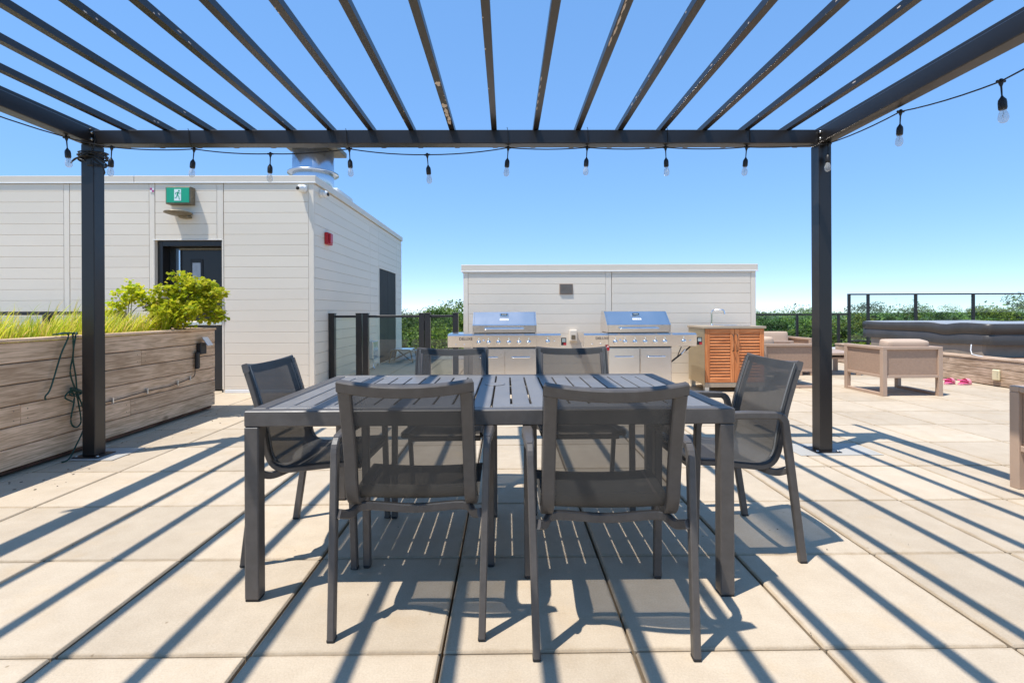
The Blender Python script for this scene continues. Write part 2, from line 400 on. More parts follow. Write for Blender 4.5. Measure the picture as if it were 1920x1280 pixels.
M['zinc'] = material('zinc_bolt', (0.6, 0.6, 0.58), rough=0.35, metal=0.9)
M['substrate'] = material('joint_grit', (0.20, 0.165, 0.125), rough=0.95, var=0.4, scale=50)
M['gravel'] = material('roof_gravel', (0.42, 0.38, 0.34), rough=0.9, var=0.45, scale=40, bump=0.8, bscale=50)
M['facade'] = material('facade_brick', (0.30, 0.24, 0.20), rough=0.8)
M['bark'] = material('bark', (0.10, 0.075, 0.055), rough=0.9, var=0.35, scale=10)
M['stem'] = material('green_stem', (0.16, 0.15, 0.05), rough=0.7)
M['wood_planter'] = wood_material('weathered_cedar', (0.45, 0.290, 0.168), (0.78, 0.545, 0.355), 'Y')
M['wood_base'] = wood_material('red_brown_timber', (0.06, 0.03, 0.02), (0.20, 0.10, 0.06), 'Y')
M['wood_spa'] = wood_material('weathered_spa_board', (0.29, 0.195, 0.125), (0.60, 0.44, 0.315), 'Y')
M['wood_door'] = wood_material('orange_teak_upright', (0.48, 0.155, 0.05), (0.74, 0.28, 0.10), 'Z', rough=0.5, objvar=0.08)
M['wood_slat'] = wood_material('orange_teak_slat', (0.50, 0.165, 0.055), (0.76, 0.29, 0.105), 'X', rough=0.5, objvar=0.10)
M['chip'] = material('bare_primer', (0.60, 0.50, 0.42), rough=0.7, var=0.1, scale=30)
M['shrub_leaf'] = leaf_material('golden_leaf', (0.32, 0.52, 0.015), (0.86, 0.86, 0.05), 0.55)
M['grass_leaf'] = leaf_material('yellow_grass', (0.30, 0.44, 0.025), (0.80, 0.60, 0.20), 0.5)
_r = [n for n in M['grass_leaf'].node_tree.nodes if n.type == 'VALTORGB'][0].color_ramp; _e = _r.elements.new(0.6); _e.color = (0.72, 0.72, 0.05, 1)
M['tree_a'] = leaf_material('leaf_mid_green', (0.055, 0.10, 0.012), (0.24, 0.33, 0.030), 0.3, 0.28)
M['tree_b'] = leaf_material('leaf_yellow_green', (0.10, 0.15, 0.012), (0.38, 0.46, 0.035), 0.32, 0.28)
M['tree_c'] = leaf_material('leaf_dark_green', (0.035, 0.07, 0.012), (0.17, 0.25, 0.030), 0.25, 0.28)

def paver_material(name='beige_concrete_paver', rims=True):
    m = bpy.data.materials.new(name); m.use_nodes = True
    nt = m.node_tree; N = nt.nodes; L = nt.links; p = N['Principled BSDF']
    p.inputs['Roughness'].default_value = 0.85; p.inputs['Specular IOR Level'].default_value = 0.25
    ge = N.new('ShaderNodeNewGeometry'); oi = N.new('ShaderNodeObjectInfo')
    pos = ge.outputs['Position']
    def noise(scale, det=5, vec=pos, rough=0.6):
        n = N.new('ShaderNodeTexNoise'); n.inputs['Scale'].default_value = scale; n.inputs['Detail'].default_value = det; n.inputs['Roughness'].default_value = rough
        L.new(vec, n.inputs['Vector']); return n
    def ramp(sock, p0, p1, c0, c1):
        r = N.new('ShaderNodeValToRGB'); r.color_ramp.elements[0].position = p0; r.color_ramp.elements[1].position = p1
        r.color_ramp.elements[0].color = (*c0, 1); r.color_ramp.elements[1].color = (*c1, 1); L.new(sock, r.inputs['Fac']); return r.outputs[0]
    def mul(a, b, f=1.0):
        x = N.new('ShaderNodeMix'); x.data_type = 'RGBA'; x.blend_type = 'MULTIPLY'; x.inputs['Factor'].default_value = f
        L.new(a, x.inputs['A']); L.new(b, x.inputs['B']); return x.outputs['Result']
    base = ramp(noise(1.3, 6).outputs['Fac'], 0.3, 0.7, (0.49, 0.398, 0.288), (0.555, 0.456, 0.335))
    mott = ramp(noise(9, 6).outputs['Fac'], 0.32, 0.7, (0.93, 0.915, 0.90), (1.03, 1.03, 1.03))
    fine = ramp(noise(160, 3).outputs['Fac'], 0.3, 0.7, (0.90, 0.90, 0.90), (1.06, 1.06, 1.06))
    warm = ramp(noise(3.2, 4).outputs['Fac'], 0.55, 0.78, (1, 1, 1), (1.0, 0.94, 0.85))
    vo = N.new('ShaderNodeTexVoronoi'); vo.inputs['Scale'].default_value = 7.0; L.new(pos, vo.inputs['Vector'])
    spot = ramp(vo.outputs['Distance'], 0.018, 0.045, (0.62, 0.58, 0.52), (1, 1, 1))
    st = ramp(noise(0.9, 7, rough=0.75).outputs['Fac'], 0.56, 0.76, (1, 1, 1), (0.80, 0.755, 0.69))
    c = mul(mul(mul(mul(mul(base, mott), fine), warm), spot), st)
    if rims:            # grime that has settled along the joints
        tc = N.new('ShaderNodeTexCoord'); vm_ = N.new('ShaderNodeVectorMath'); vm_.operation = 'SUBTRACT'; vm_.inputs[1].default_value = (.5, .5, .5); L.new(tc.outputs['Generated'], vm_.inputs[0])
        ab = N.new('ShaderNodeVectorMath'); ab.operation = 'ABSOLUTE'; L.new(vm_.outputs[0], ab.inputs[0]); sx = N.new('ShaderNodeSeparateXYZ'); L.new(ab.outputs[0], sx.inputs[0])
        mx_ = N.new('ShaderNodeMath'); mx_.operation = 'MAXIMUM'; L.new(sx.outputs[0], mx_.inputs[0]); L.new(sx.outputs[1], mx_.inputs[1])
        ng = noise(14, 6); a_ = N.new('ShaderNodeMath'); a_.operation = 'MULTIPLY_ADD'; a_.inputs[1].default_value = 0.055; L.new(ng.outputs['Fac'], a_.inputs[0]); L.new(mx_.outputs[0], a_.inputs[2])
        c = mul(c, ramp(a_.outputs[0], 0.500, 0.528, (1, 1, 1), (0.80, 0.76, 0.70)))
    hs = N.new('ShaderNodeHueSaturation'); mr = N.new('ShaderNodeMapRange'); mr.inputs['To Min'].default_value = 0.90; mr.inputs['To Max'].default_value = 1.07
    L.new(oi.outputs['Random'], mr.inputs['Value']); L.new(mr.outputs[0], hs.inputs['Value']); L.new(c, hs.inputs['Color'])
    L.new(hs.outputs[0], p.inputs['Base Color'])
    # dirt worn into the rims of each slab is left to geometry; fine rake lines run across
    mp = N.new('ShaderNodeMapping'); mp.inputs['Scale'].default_value = (6, 190, 6); mp.inputs['Rotation'].default_value = (0, 0, 0.5); L.new(pos, mp.inputs['Vector'])
    rk = noise(1.0, 2, mp.outputs[0]); f2 = noise(110, 4)
    sm = N.new('ShaderNodeMath'); sm.operation = 'MULTIPLY_ADD'; sm.inputs[1].default_value = 0.6; L.new(rk.outputs['Fac'], sm.inputs[0]); L.new(f2.outputs['Fac'], sm.inputs[2])
    b = N.new('ShaderNodeBump'); b.inputs['Strength'].default_value = 0.30; b.inputs['Distance'].default_value = 0.004
    L.new(sm.outputs[0], b.inputs['Height']); L.new(b.outputs[0], p.inputs['Normal'])
    return m
M['paver'] = paver_material()
M['paver_far'] = paver_material('beige_concrete_field', False)

# ------------------------------------------------------------------ terrain and the roof the place stands on
GZ = -15.0
def terrain():
    n = 90; rng = np.random.default_rng(3)
    lin_ = np.concatenate([-np.geomspace(3000, 20, n // 2), np.geomspace(20, 3000, n // 2)])
    mb = MB(); vs_ = []
    for y in lin_:
        for x in lin_:
            d = math.hypot(x, y); h = 1.2 * math.sin(x * 0.02 + 1) * math.cos(y * 0.017) * min(1, d / 150)
            vs_.append((x, y, GZ + h))
    fs = [(j * n + i, j * n + i + 1, (j + 1) * n + i + 1, (j + 1) * n + i) for j in range(n - 1) for i in range(n - 1)]
    mb.add(vs_, fs, True)
    return structure(mb.build('ground', material('meadow', (0.07, 0.10, 0.03), rough=0.95, var=0.4, scale=0.05)))
terrain()

structure(MB().box(-12, 16, -6, 12.62, GZ - 2, -0.30).build('building_block', M['facade']))
deck = structure(MB().box(-11.9, 15.9, -5.9, 11.32, -0.299, -0.052).build('roof_deck', M['substrate']))
deck_rng = random.Random(5)
PX, PY = 0.6095, 0.6175
X0, Y0 = -0.2105, 1.589
def paver_mesh(seed):
    r = random.Random(seed); w, d, ch = PX - 0.0100, PY - 0.0065, 0.006
    mb = MB(); mb.box(-w / 2, w / 2, -d / 2, d / 2, -0.046, 0, ch)
    mb.v = [(x + r.uniform(-.0009, .0009), y + r.uniform(-.0009, .0009), z + (r.uniform(-.0006, .0004) if z > -0.02 else 0)) for x, y, z in mb.v]
    me = mb.mesh('paver'); me.materials.append(M['paver']); return me
pmeshes = [paver_mesh(i) for i in range(7)]
rest = MB()
for i in range(-16, 25):
    for j in range(-11, 16):
        cx, cy = X0 + (i + 0.5) * PX, Y0 + (j + 0.5) * PY
        if not (-11.4 < cx < 15.4 and -5.4 < cy < 11.2): continue
        near = -3.4 < cx < 7.0 and 0.6 < cy < 8.3
        if near:
            o = bpy.data.objects.new('paver', pmeshes[deck_rng.randrange(7)]); COL.objects.link(o); o.parent = deck
            o.location = (cx + deck_rng.uniform(-.0012, .0012), cy + deck_rng.uniform(-.0012, .0012), deck_rng.uniform(-.0012, .0006))
            o.rotation_euler = (deck_rng.uniform(-.0012, .0012), deck_rng.uniform(-.0012, .0012), deck_rng.uniform(-.0015, .0015) + (math.pi if deck_rng.random() < .5 else 0))
        else:
            rest.box(cx - PX / 2 + .0045, cx + PX / 2 - .0045, cy - PY / 2 + .003, cy + PY / 2 - .003, -0.046, deck_rng.uniform(-.0012, .0006), 0.005)
o = rest.build('paver_field', M['paver_far'], deck); o['kind'] = 'stuff'
gv = tag(MB().box(-2.4, 15.9, 11.325, 12.15, -0.29, 0.012).build('gravel_strip', M['gravel']), 'loose grey gravel along the far edge of the roof', 'gravel', kind='stuff')
pw = thing('parapet', 'low white parapet along the far roof edge', 'parapet', (0, 12.35, 0))
MB().box(-11.9, 15.9, -0.19, 0.25, -0.29, 0.10, 0.004).build('wall', M['white'], pw)
MB().box(-11.95, 15.95, -0.215, 0.28, 0.102, 0.145, 0.006).build('cap', M['coping'], pw)

# ------------------------------------------------------------------ left service building
B1 = thing('roof_access_building', 'long pale grey sided rooftop building with exit door on the left', 'building', (0, 0, 0))
BX, BF, BB = -2.60, 6.78, 12.4
core = MB(); core.box(-9.5, BX - .03, 7.06, BB - .03, 0.0, 2.80)
core.box(-9.5, -4.73, BF + .028, 7.058, 0, 2.80); core.box(-3.835, BX - .03, BF + .028, 7.058, 0, 2.80); core.box(-4.729, -3.836, BF + .028, 7.058, 2.065, 2.80)
core.build('wall', M['trim'], B1)
MB().box(-9.3, BX - .2, 7.0, BB - .2, 2.80, 2.84).build('roof', M['roof'], B1)
def plank_front(parent, x0, x1, z0, z1, yf, depth=0.026):
    MB().box(x0, x1, yf, yf + depth, z0 + .0012, z1 - .0012, 0.0032).build('siding_plank', M['siding'], parent, True)
def plank_side(parent, y0, y1, z0, z1, xf, depth=0.026):
    MB().box(xf - depth, xf, y0, y1, z0 + .0012, z1 - .0012, 0.0032).build('siding_plank', M['siding'], parent, True)
seams1 = [2.822] + [2.72 - k * 0.1466 for k in range(19)]
seams1 = [s for s in seams1 if s > 0.06] + [0.05]
for a, b, zmin in ((-9.5, -5.945, 0), (-5.862, -4.806, 0), (-4.724, -3.90, 2.07), (-3.806, -2.672, 0)):
    for k in range(len(seams1) - 1):
        z1, z0 = seams1[k], max(seams1[k + 1], zmin)
        if z1 - z0 < 0.015: continue
        plank_front(B1, a, b, z0, z1, BF)
for x0, x1, z0 in ((-5.943, -5.870, .05), (-4.804, -4.732, .05), (-3.898, -3.816, 2.07), (-3.834, -3.8105, .05)):
    if z0 < 1 and x0 > -3.9:
        MB().box(x0, x1, BF - .003, BF + .026, z0, 2.066, .003).build('seam_trim', M['trim'], B1)
    else:
        MB().box(x0, x1, BF + .001, BF + .026, z0, 2.820, .003).build('seam_trim', M['trim'], B1)
MB().box(BX - .070, BX, BF + .0005, BF + .026, .05, 2.820, .003).build('corner_trim', M['trim'], B1)
for a, b, zmin in ((BF + .03, 9.50, 0), (9.56, 10.13, 0), (10.19, 11.80, 2.03), (11.86, BB, 0)):
    for k in range(len(seams1) - 1):
        z1, z0 = seams1[k], max(seams1[k + 1], zmin)
        if z1 - z0 < 0.015: continue
        plank_side(B1, a, b, z0, z1, BX)
for y0, y1 in ((9.502, 9.556), (10.133, 10.187), (11.803, 11.857)):
    MB().box(BX - .026, BX - .002, y0, y1, .05, 2.820, .003).build('seam_trim', M['trim'], B1)
MB().box(-3.80, BX + .004, BF - .006, BF + .02, 0.0, 0.046, .003).build('base_flashing', M['white'], B1)
cp = MB(); cp.box(-9.5, -5.0, BF - .012, BF + .30, 2.826, 2.925, .004); o = cp.build('coping', M['coping'], B1)
MB().box(-9.5, -4.998, BF - .0175, BF - .0125, 2.822, 2.838, .002).build('drip_edge', M['white'], o)
cp = MB(); cp.box(-4.995, BX + .030, BF - .012, BF + .30, 2.826, 2.925, .004); o = cp.build('coping', M['coping'], B1)
MB().box(-4.997, BX + .036, BF - .0175, BF - .0125, 2.822, 2.838, .002).build('drip_edge', M['white'], o)
for y0, y1 in ((BF + .303, 8.05), (8.054, 10.3), (10.304, BB + .02)):
    MB().box(BX - .27, BX + .030, y0, y1, 2.826, 2.925, .004).build('coping', M['coping'], B1)
# entrance door
D = MB(); D.box(-4.728, -4.66, 6.83, 7.05, 0.0, 2.06, .003); D.box(-3.87, -3.837, 6.83, 7.05, 0.0, 2.06, .003); D.box(-4.659, -3.871, 6.83, 7.05, 1.985, 2.06, .003)
fr = D.build('door_frame', M['black_metal'], B1)
MB().box(-4.75, -3.83, BF - .008, BF + .03, 2.060, 2.069, .002).build('door_flashing', M['white'], B1)
MB().box(-4.76, -4.7315, BF - .004, BF + .05, .05, 2.058, .003).build('seam_trim', M['trim'], B1)
MB().box(-4.658, -4.512, 6.97, 6.985, 0.02, 1.98).build('side_pane', M['dark_glass'], fr)
MB().box(-4.51, -4.490, 6.93, 6.99, 0.02, 1.945, .002).build('mullion', M['galv'], fr)
MB().box(-4.51, -3.872, 6.93, 6.99, 1.948, 1.972, .002).build('transom_bar', M['rusty'], fr)
dr = MB().box(-4.488, -3.873, 6.955, 7.0, 0.02, 1.944, .003).build('door', M['black_metal'], B1)
vwin = MB(); vwin.box(-4.36, -4.19, 6.945, 6.9545, 1.10, 1.82, .003); vf = vwin.build('vision_frame', M['black_matte'], dr)
MB().box(-4.33, -4.22, 6.9425, 6.9445, 1.14, 1.77).build('vision_pane', material('pale_pane', (0.34, 0.35, 0.37), rough=0.08, var=0.2), dr)
MB().box(-4.45, -3.90, 6.90, 6.93, 0.91, 0.965, .006).build('push_bar', M['steel'], dr)
MB().box(-4.02, -3.99, 6.893, 6.90, 0.925, 0.95, .003).build('bar_latch', M['black_matte'], dr)
# side double door
fr2 = MB(); fr2.box(BX - .024, BX + .004, 10.19, 10.24, 0, 2.028, .002); fr2.box(BX - .024, BX + .004, 11.75, 11.80, 0, 2.028, .002); fr2.box(BX - .024, BX + .004, 10.242, 11.748, 1.98, 2.028, .002)
f2 = fr2.build('side_door_frame', M['trim'], B1)
for y0, y1, hy in ((10.242, 10.99, 10.93), (10.997, 11.748, 11.06)):
    d = MB().box(BX - .02, BX - .006, y0, y1, .03, 1.978, .003).build('side_door', material('bronze_door', (0.045, 0.042, 0.038), rough=0.65, var=0.2, scale=2, spec=0.15), B1)
    MB().tube([(BX - .004, hy, 1.0), (BX + .04, hy, 1.0), (BX + .045, hy - .1, 1.0)], .011, 8).build('handle', M['chrome'], d)

# things fixed to that building
S = thing('exit_sign', 'green running man exit sign box above the black door', 'sign', (-4.35, 6.745, 2.64))
MB().box(-.165, .165, -.07, .033, -.115, .115, .005).build('housing', M['rusty'], S)
MB().box(-.15, .15, -.0755, -.0702, -.098, .098, .002).build('green_panel', M['green'], S)
MB().box(-.045, .045, -.0775, -.0757, -.075, .078).build('white_panel', M['sign_white'], S)
man = MB(); MF = Matrix.Translation((0, -.0778, 0)) @ Matrix.Rotation(R(90), 4, 'X')
def stroke(a, b, w):
    a, b = Vector(a), Vector(b); d = (b - a).normalized(); n = Vector((-d.y, d.x)) * w / 2
    man.prism([tuple(a - n), tuple(b - n), tuple(b + n), tuple(a + n)], 0, .0012, MF)
man.prism([(.018 + .0115 * math.cos(t * math.pi / 5), .056 + .0115 * math.sin(t * math.pi / 5)) for t in range(10)], 0, .0012, MF)
for a, b, w in (((.008, .040), (-.004, .000), .020), ((.008, .038), (-.022, .030), .008), ((-.022, .030), (-.032, .010), .008), ((.010, .038), (.028, .020), .008), ((.028, .020), (.040, .026), .008),
                ((-.004, .002), (.018, -.022), .010), ((.018, -.022), (.022, -.062), .010), ((-.006, .002), (-.012, -.030), .010), ((-.012, -.030), (-.038, -.036), .009)): stroke(a, b, w)
man.build('running_man', M['green'], S)
text_mesh('', .01, M['green'], S, (0, 0, 0)) if False else None
Lm = thing('wall_lamp', 'round disc shaped wall lamp under the exit sign', 'lamp', (-4.33, 6.645, 2.40))
MB().lathe([(.0, .035), (.08, .033), (.155, .012), (.165, .0), (.155, -.010), (.09, -.03), (.0, -.034)], n=28).build('disc', M['rusty'], Lm)
MB().box(-.02, .10, .03, .134, -.055, -.020, .006).build('bracket', M['rusty'], Lm)
mk = thing('survey_target', 'small pink and white checkered target stuck on the siding', 'target', (-4.755, 6.776, 2.735))
MB().box(-.032, .020, -.0015, .003, -.03, .026).build('card', M['white'], mk)
for a, b in ((-.032, 0), (-.006, -.028)): MB().box(a, a + .026, -.0028, -.0016, b, b + .026).build('square', material('magenta_print', (.45, .04, .22), rough=.6), mk)
FA = thing('fire_alarm', 'red fire alarm sounder on the shaded side wall', 'alarm', (BX, 7.27, 2.14))
MB().box(.001, .055, -.10, .09, -.085, .085, .006).build('backbox', M['red'], FA)
MB().box(.056, .085, -.085, .02, -.07, .075, .010).build('horn', M['red'], FA)
def dome_camera(loc, rz, label):
    c = thing('security_camera', label, 'camera', loc, rz, 'white cameras on the building corner')
    MB().lathe([(.0, -.0), (.052, .0), (.052, .03), (.045, .045), (0.0, .046)], M=Matrix.Rotation(R(90), 4, 'X'), n=20).build('base', M['white'], c)
    prof = [(0.048 * math.sin(t), -0.048 * math.cos(t)) for t in np.linspace(0.05, math.pi - .05, 12)]
    b = MB().lathe(prof, M=Matrix.Translation((0, -.07, -.005)) @ Matrix.Rotation(R(90), 4, 'X'), n=20).build('ball', M['white'], c)
    MB().lathe([(.0, .0), (.025, .0), (.027, -.01), (.0, -.012)], M=Matrix.Translation((0.0, -.112, -.012)) @ Matrix.Rotation(R(-95), 4, 'X'), n=16).build('lens', M['black_matte'], b)
dome_camera((-2.72, 6.779, 2.745), R(-25), 'white dome camera on the sunlit front face beside the corner')
dome_camera((-2.599, 7.02, 2.735), R(80), 'white dome camera on the shaded side face beside the corner')
EB = thing('electrical_box', 'grey electrical box with conduit on the wall behind the glass gate', 'box', (BX, 9.55, .36))
MB().box(.002, .10, -.18, .18, -.16, .17, .006).build('case', M['galv'], EB)
MB().tube([(.05, .0, -.16), (.05, .0, -.30), (.09, -.02, -.355)], .012, 8).build('conduit', M['galv'], EB)
RK = thing('folded_rack', 'small folded metal rack beyond the glass gate', 'rack', (-2.25, 10.9, 0))
for y in (-.25, .25): MB().tube(roundpath([(-.25, y, 0), (-.2, y, .27), (.2, y, .27), (.25, y, 0)], .05), .014, 8).build('leg', M['rusty'], RK)
MB().tube([(-.2, -.25, .05), (.2, .25, .25)], .011, 8).build('brace', M['rusty'], RK)
MB().tube([(.2, -.25, .05), (-.2, .25, .25)], .011, 8).build('brace', M['rusty'], RK)
MB().box(-.2, .2, -.25, .25, .27, .285, .004).build('tray', M['galv'], RK)
# roof exhaust
EX = thing('roof_exhaust', 'shiny round metal exhaust duct with flat hood on the roof', 'duct', (-3.3, 8.6, 2.84))
MB().box(-.15, .55, -.40, .40, 0, .27, .01).build('curb', M['white'], EX)
MB().lathe([(.335, .0), (.335, 1.0)], n=40).build('drum', M['galv'], EX)
MB().lathe([(.34, .585), (.415, .59), (.415, .61), (.34, .615)], n=40).build('flange', M['galv'], EX)
MB().box(-.40, .44, -.42, .42, 1.002, 1.09, .01).build('hood', M['rusty'], EX)

# glass railing in front of the left wall
def railing(name, label, xs, y, z0, ztop, pw_=.05, bottom=None, glass=True, rail_h=.035, group=None, cap=False, ends=(0, 0), cat='railing'):
    t = thing(name, label, cat, ((xs[0] + xs[-1]) / 2, y, z0), 0, group); cx = (xs[0] + xs[-1]) / 2; H = ztop - z0
    for x in xs:
        p = MB().box(x - cx - pw_ / 2, x - cx + pw_ / 2, -pw_ / 2, pw_ / 2, 0, H + (.012 if cap else -rail_h - .001), .003).build('post', M['black_metal'], t)
        if cap: MB().box(x - cx - pw_ / 2 - .006, x - cx + pw_ / 2 + .006, -pw_ / 2 - .006, pw_ / 2 + .006, H + .0125, H + .022, .003).build('post_cap', M['black_metal'], p)
    if cap:
        for a, b in zip(xs[:-1], xs[1:]):
            MB().box(a - cx + pw_ / 2 + .001, b - cx - pw_ / 2 - .001, -.022, .022, H - rail_h - .01, H - .01, .004).build('top_rail', M['black_metal'], t)
    else:
        MB().box(xs[0] - cx - pw_ / 2 - ends[0], xs[-1] - cx + pw_ / 2 + ends[1], -pw_ / 2 - .004, pw_ / 2 + .004, H - rail_h, H, .004).build('top_rail', M['black_metal'], t)
    for a, b in zip(xs[:-1], xs[1:]):
        zb = .07
        if bottom is not None:
            MB().box(a - cx + pw_ / 2 + .001, b - cx - pw_ / 2 - .001, -.02, .02, bottom - z0, bottom - z0 + .035, .003).build('bottom_rail', M['black_metal'], t); zb = bottom - z0 + .036
        if glass:
            MB().box(a - cx + pw_ / 2 + .012, b - cx - pw_ / 2 - .012, -.004, .004, zb, H - rail_h - .012).build('glass_pane', M['glass'], t)
    return t
railing('glass_railing', 'black framed glass railing behind the planter against the sided wall', [-8.6, -7.3, -5.90, -4.98], 6.50, 0.0, 1.105, .085, rail_h=.045)
railing('glass_railing', 'short glass railing panel joining the corner of the sided building', [-2.553, -2.160], 7.35, 0, 1.045, .082, cap=True)
g = railing('glass_gate', 'wide glass gate with black posts left of the grills', [-2.063, -1.245], 7.35, 0.012, 1.045, .078, cap=True, cat='gate')
for z in (.25, .85): MB().box(-.409 - .047, -.409 - .0395, -.02, .02, z - .05, z + .05, .002).build('hinge', M['galv'], g)
MB().box(.409 + .0395, .409 + .046, -.03, .03, .80, .95, .002).build('latch', M['black_matte'], g)
railing('glass_railing', 'glass railing panel beside the left grill joining the low building', [-1.159, -.751], 7.35, 0, 1.045, .078, cap=True)
railing('glass_railing', 'low glass railing at the far edge behind the beige lounge seats', [4.9, 6.1, 7.18, 8.21], 12.30, 0.145, .995, .05, rail_h=.04, ends=(0, .2))
railing('tall_glass_screen', 'tall black framed glass screen behind the hot tub', [8.475, 8.95, 10.14, 11.58, 13.0, 14.4], 12.30, 0.145, 1.485, .055, bottom=.30, rail_h=.035, cat='railing')

# ------------------------------------------------------------------ low building behind the grills
B2 = thing('low_sided_building', 'low pale grey sided box building behind the two grills', 'building', (0, 0, 0))
F2, L2, R2 = 7.45, -.645, 3.73
MB().box(L2 + .03, R2 - .03, F2 + .027, 9.6, 0, 1.67).build('wall', M['trim'], B2)
MB().box(L2 + .02, R2 - .02, F2 + .02, 9.6, 1.671, 1.70).build('roof', M['roof'], B2)
seams2 = [1.668, 1.638] + [1.49 - k * .1485 for k in range(10)] + [.03]
seams2 = [1.668] + [1.637 - k * .1485 for k in range(11)] + [.0]
for a, b in ((L2 + .075, 1.478), (1.572, R2 - .075)):
    for k in range(len(seams2) - 1):
        if seams2[k] - seams2[k + 1] > .012: plank_front(B2, a, b, seams2[k + 1], seams2[k], F2)
for x0, x1 in ((L2, L2 + .070), (1.481, 1.563), (R2 - .070, R2)): MB().box(x0, x1, F2 + .001, F2 + .026, 0, 1.668, .003).build('seam_trim', M['trim'], B2)
MB().box(R2 - .026, R2, F2 + .028, 9.6, 0, 1.668, .003).build('side_cladding', M['siding'], B2)
MB().box(L2, L2 + .026, F2 + .028, 9.6, 0, 1.668, .003).build('side_cladding', M['siding'], B2)
o = MB().box(L2 - .03, R2 + .03, F2 - .009, F2 + .28, 1.672, 1.778, .004).build('coping', M['coping'], B2)
MB().box(L2 - .036, R2 + .036, F2 - .0175, F2 - .0095, 1.668, 1.684, .002).build('drip_edge', M['white'], o)
V = thing('wall_vent', 'small dark louvred vent on the low building wall', 'vent', (.886, F2, 1.41))
MB().box(-.10, .10, -.006, -.001, -.08, .08, .001).build('frame', M['taupe_cloth'], V)
vm = material('vent_grey', (.15, .145, .135), rough=.6)
for k in range(8): MB().box(-.09, .09, -.016, -.0065, -.070 + k * .0185, -.058 + k * .0185, .002).build('louvre', vm, V)

# ------------------------------------------------------------------ pergola
PG = thing('pergola', 'black metal slatted pergola standing over the dining table', 'pergola', (-.355, 3.83, 0))
pc = Vector((-.355, 3.83, 0))
PL0, PL1, PR0, PR1, PF, PB = -3.183, -3.087, 2.378, 2.474, 3.777, 3.880
REAR = -1.6
def pbox(name, x0, x1, y0, y1, z0, z1, ch=.004, mat=None, parent=PG):
    mb = MB().box(x0 - pc.x, x1 - pc.x, y0 - pc.y, y1 - pc.y, z0, z1, ch)
    return mb.build(name, mat or M['black_metal'], parent, True) if parent is PG else mb.build(name, mat or M['black_metal'], parent)
def bolt(parent, M_):
    b = MB().lathe([(.011, 0), (.011, .006), (.006, .009), (0.0005, .010)], M=M_, n=10); return b.build('bolt', M['zinc'], parent)
for (x0, x1) in ((PL0, PL1), (PR0, PR1)):
    for (y0, y1) in ((PF, PB), (REAR, REAR + .1)):
        pbox('post', x0, x1, y0, y1, .012, 2.347)
        pbox('base_plate', x0 - .05, x1 + .05, y0 - .035, y1 + .035, .0055, .0115, .001)
        for sx in (x0 - .03, x1 + .03): bolt(PG, Matrix.Translation((sx - pc.x, y0 - .015 - pc.y, .0116)))
for x0, x1 in ((PL0, PL1), (PR0, PR1)): pbox('side_beam', x0, x1, REAR, PB, 2.349, 2.452)
fb = pbox('front_beam', PL1 + .001, PR0 - .001, PF, PB, 2.349, 2.452)
pbox('rear_beam', PL1 + .001, PR0 - .001, REAR, REAR + .1, 2.349, 2.452)
for z in (2.375, 2.425):
    bolt(PG, Matrix.Translation((PL1 + .0005 - pc.x, PF - .02 - pc.y, z)) @ Matrix.Rotation(R(90), 4, 'Y'))
    bolt(PG, Matrix.Translation((PR0 - .0005 - pc.x, PF - .02 - pc.y, z)) @ Matrix.Rotation(R(-90), 4, 'Y'))
RZ0, RZ1 = 2.4535, 2.4925
xr = lambda k: -3.150 if k < 0 else 2.440 if k > 16 else (-2.865 + .307 * k if k < 9 else -.090 if k == 9 else .226 + .3212 * (k - 10))
rafters = []
for k in range(-1, 18):
    x = xr(k)
    rafters.append(pbox('rafter', x - .0205, x + .0205, REAR - .2, 4.21, RZ0, RZ1, .0008))
# paint worn off the rafters and beams: thin bare patches on real faces
rr = random.Random(11)
def chip(x, y, z, plane, a, b, seed):
    """irregular flake; plane 'z' lies under the rafter, 'x-'/'x+' on its side"""
    r = random.Random(seed); n = 14; pts = []
    for i in range(n):
        t = 2 * math.pi * i / n; k = r.uniform(.6, 1.15); pts.append((a * k * math.cos(t), b * k * math.sin(t)))
    if plane == 'z': Mx = Matrix.Translation((x - pc.x, y - pc.y, z)) @ Matrix.Rotation(R(180), 4, 'X')
    elif plane == 'x-': Mx = Matrix.Translation((x - pc.x, y - pc.y, z)) @ Matrix.Rotation(R(-90), 4, 'Y')
    else: Mx = Matrix.Translation((x - pc.x, y - pc.y, z)) @ Matrix.Rotation(R(90), 4, 'Y')
    MB().prism(pts, 0, .0006, Mx).build('bare_patch', M['chip'], PG)
chip(xr(8), 3.02, RZ0, 'z', .018, .035, 1); chip(xr(8) - .002, 3.34, RZ0, 'z', .018, .040, 2)
for i, y in enumerate((3.43, 3.50, 3.57, 3.63)): chip(xr(8) + rr.uniform(-.006, .004), y, RZ0, 'z', .015 - .001 * i, .048, 3 + i)
for i in range(7): chip(xr(11) - .0195 + rr.uniform(.005, .012), 2.0 + .09 * i, RZ0, 'z', .005, .05, 20 + i)
for i in range(5): chip(xr(10) - .016, 2.95 + .11 * i, RZ0, 'z', .0035, .03, 30 + i)
for i in range(16):
    k = rr.choice([12, 13, 14, 15, 16]); chip(xr(k) - .0205, rr.uniform(2.0, 3.6), RZ0 + rr.uniform(.006, .03), 'x-', .004, rr.uniform(.006, .022), 50 + i)
for i in range(14):
    k = rr.choice([0, 1, 2, 3, 4]); chip(xr(k) + .0205, rr.uniform(2.2, 3.7), RZ0 + rr.uniform(.004, .02), 'x+', .004, rr.uniform(.005, .02), 80 + i)
for i in range(10):
    k = rr.choice(range(5, 12)); chip(xr(k) + rr.choice((-.016, .016)), rr.uniform(2.2, 3.7), RZ0, 'z', .003, rr.uniform(.005, .012), 110 + i)
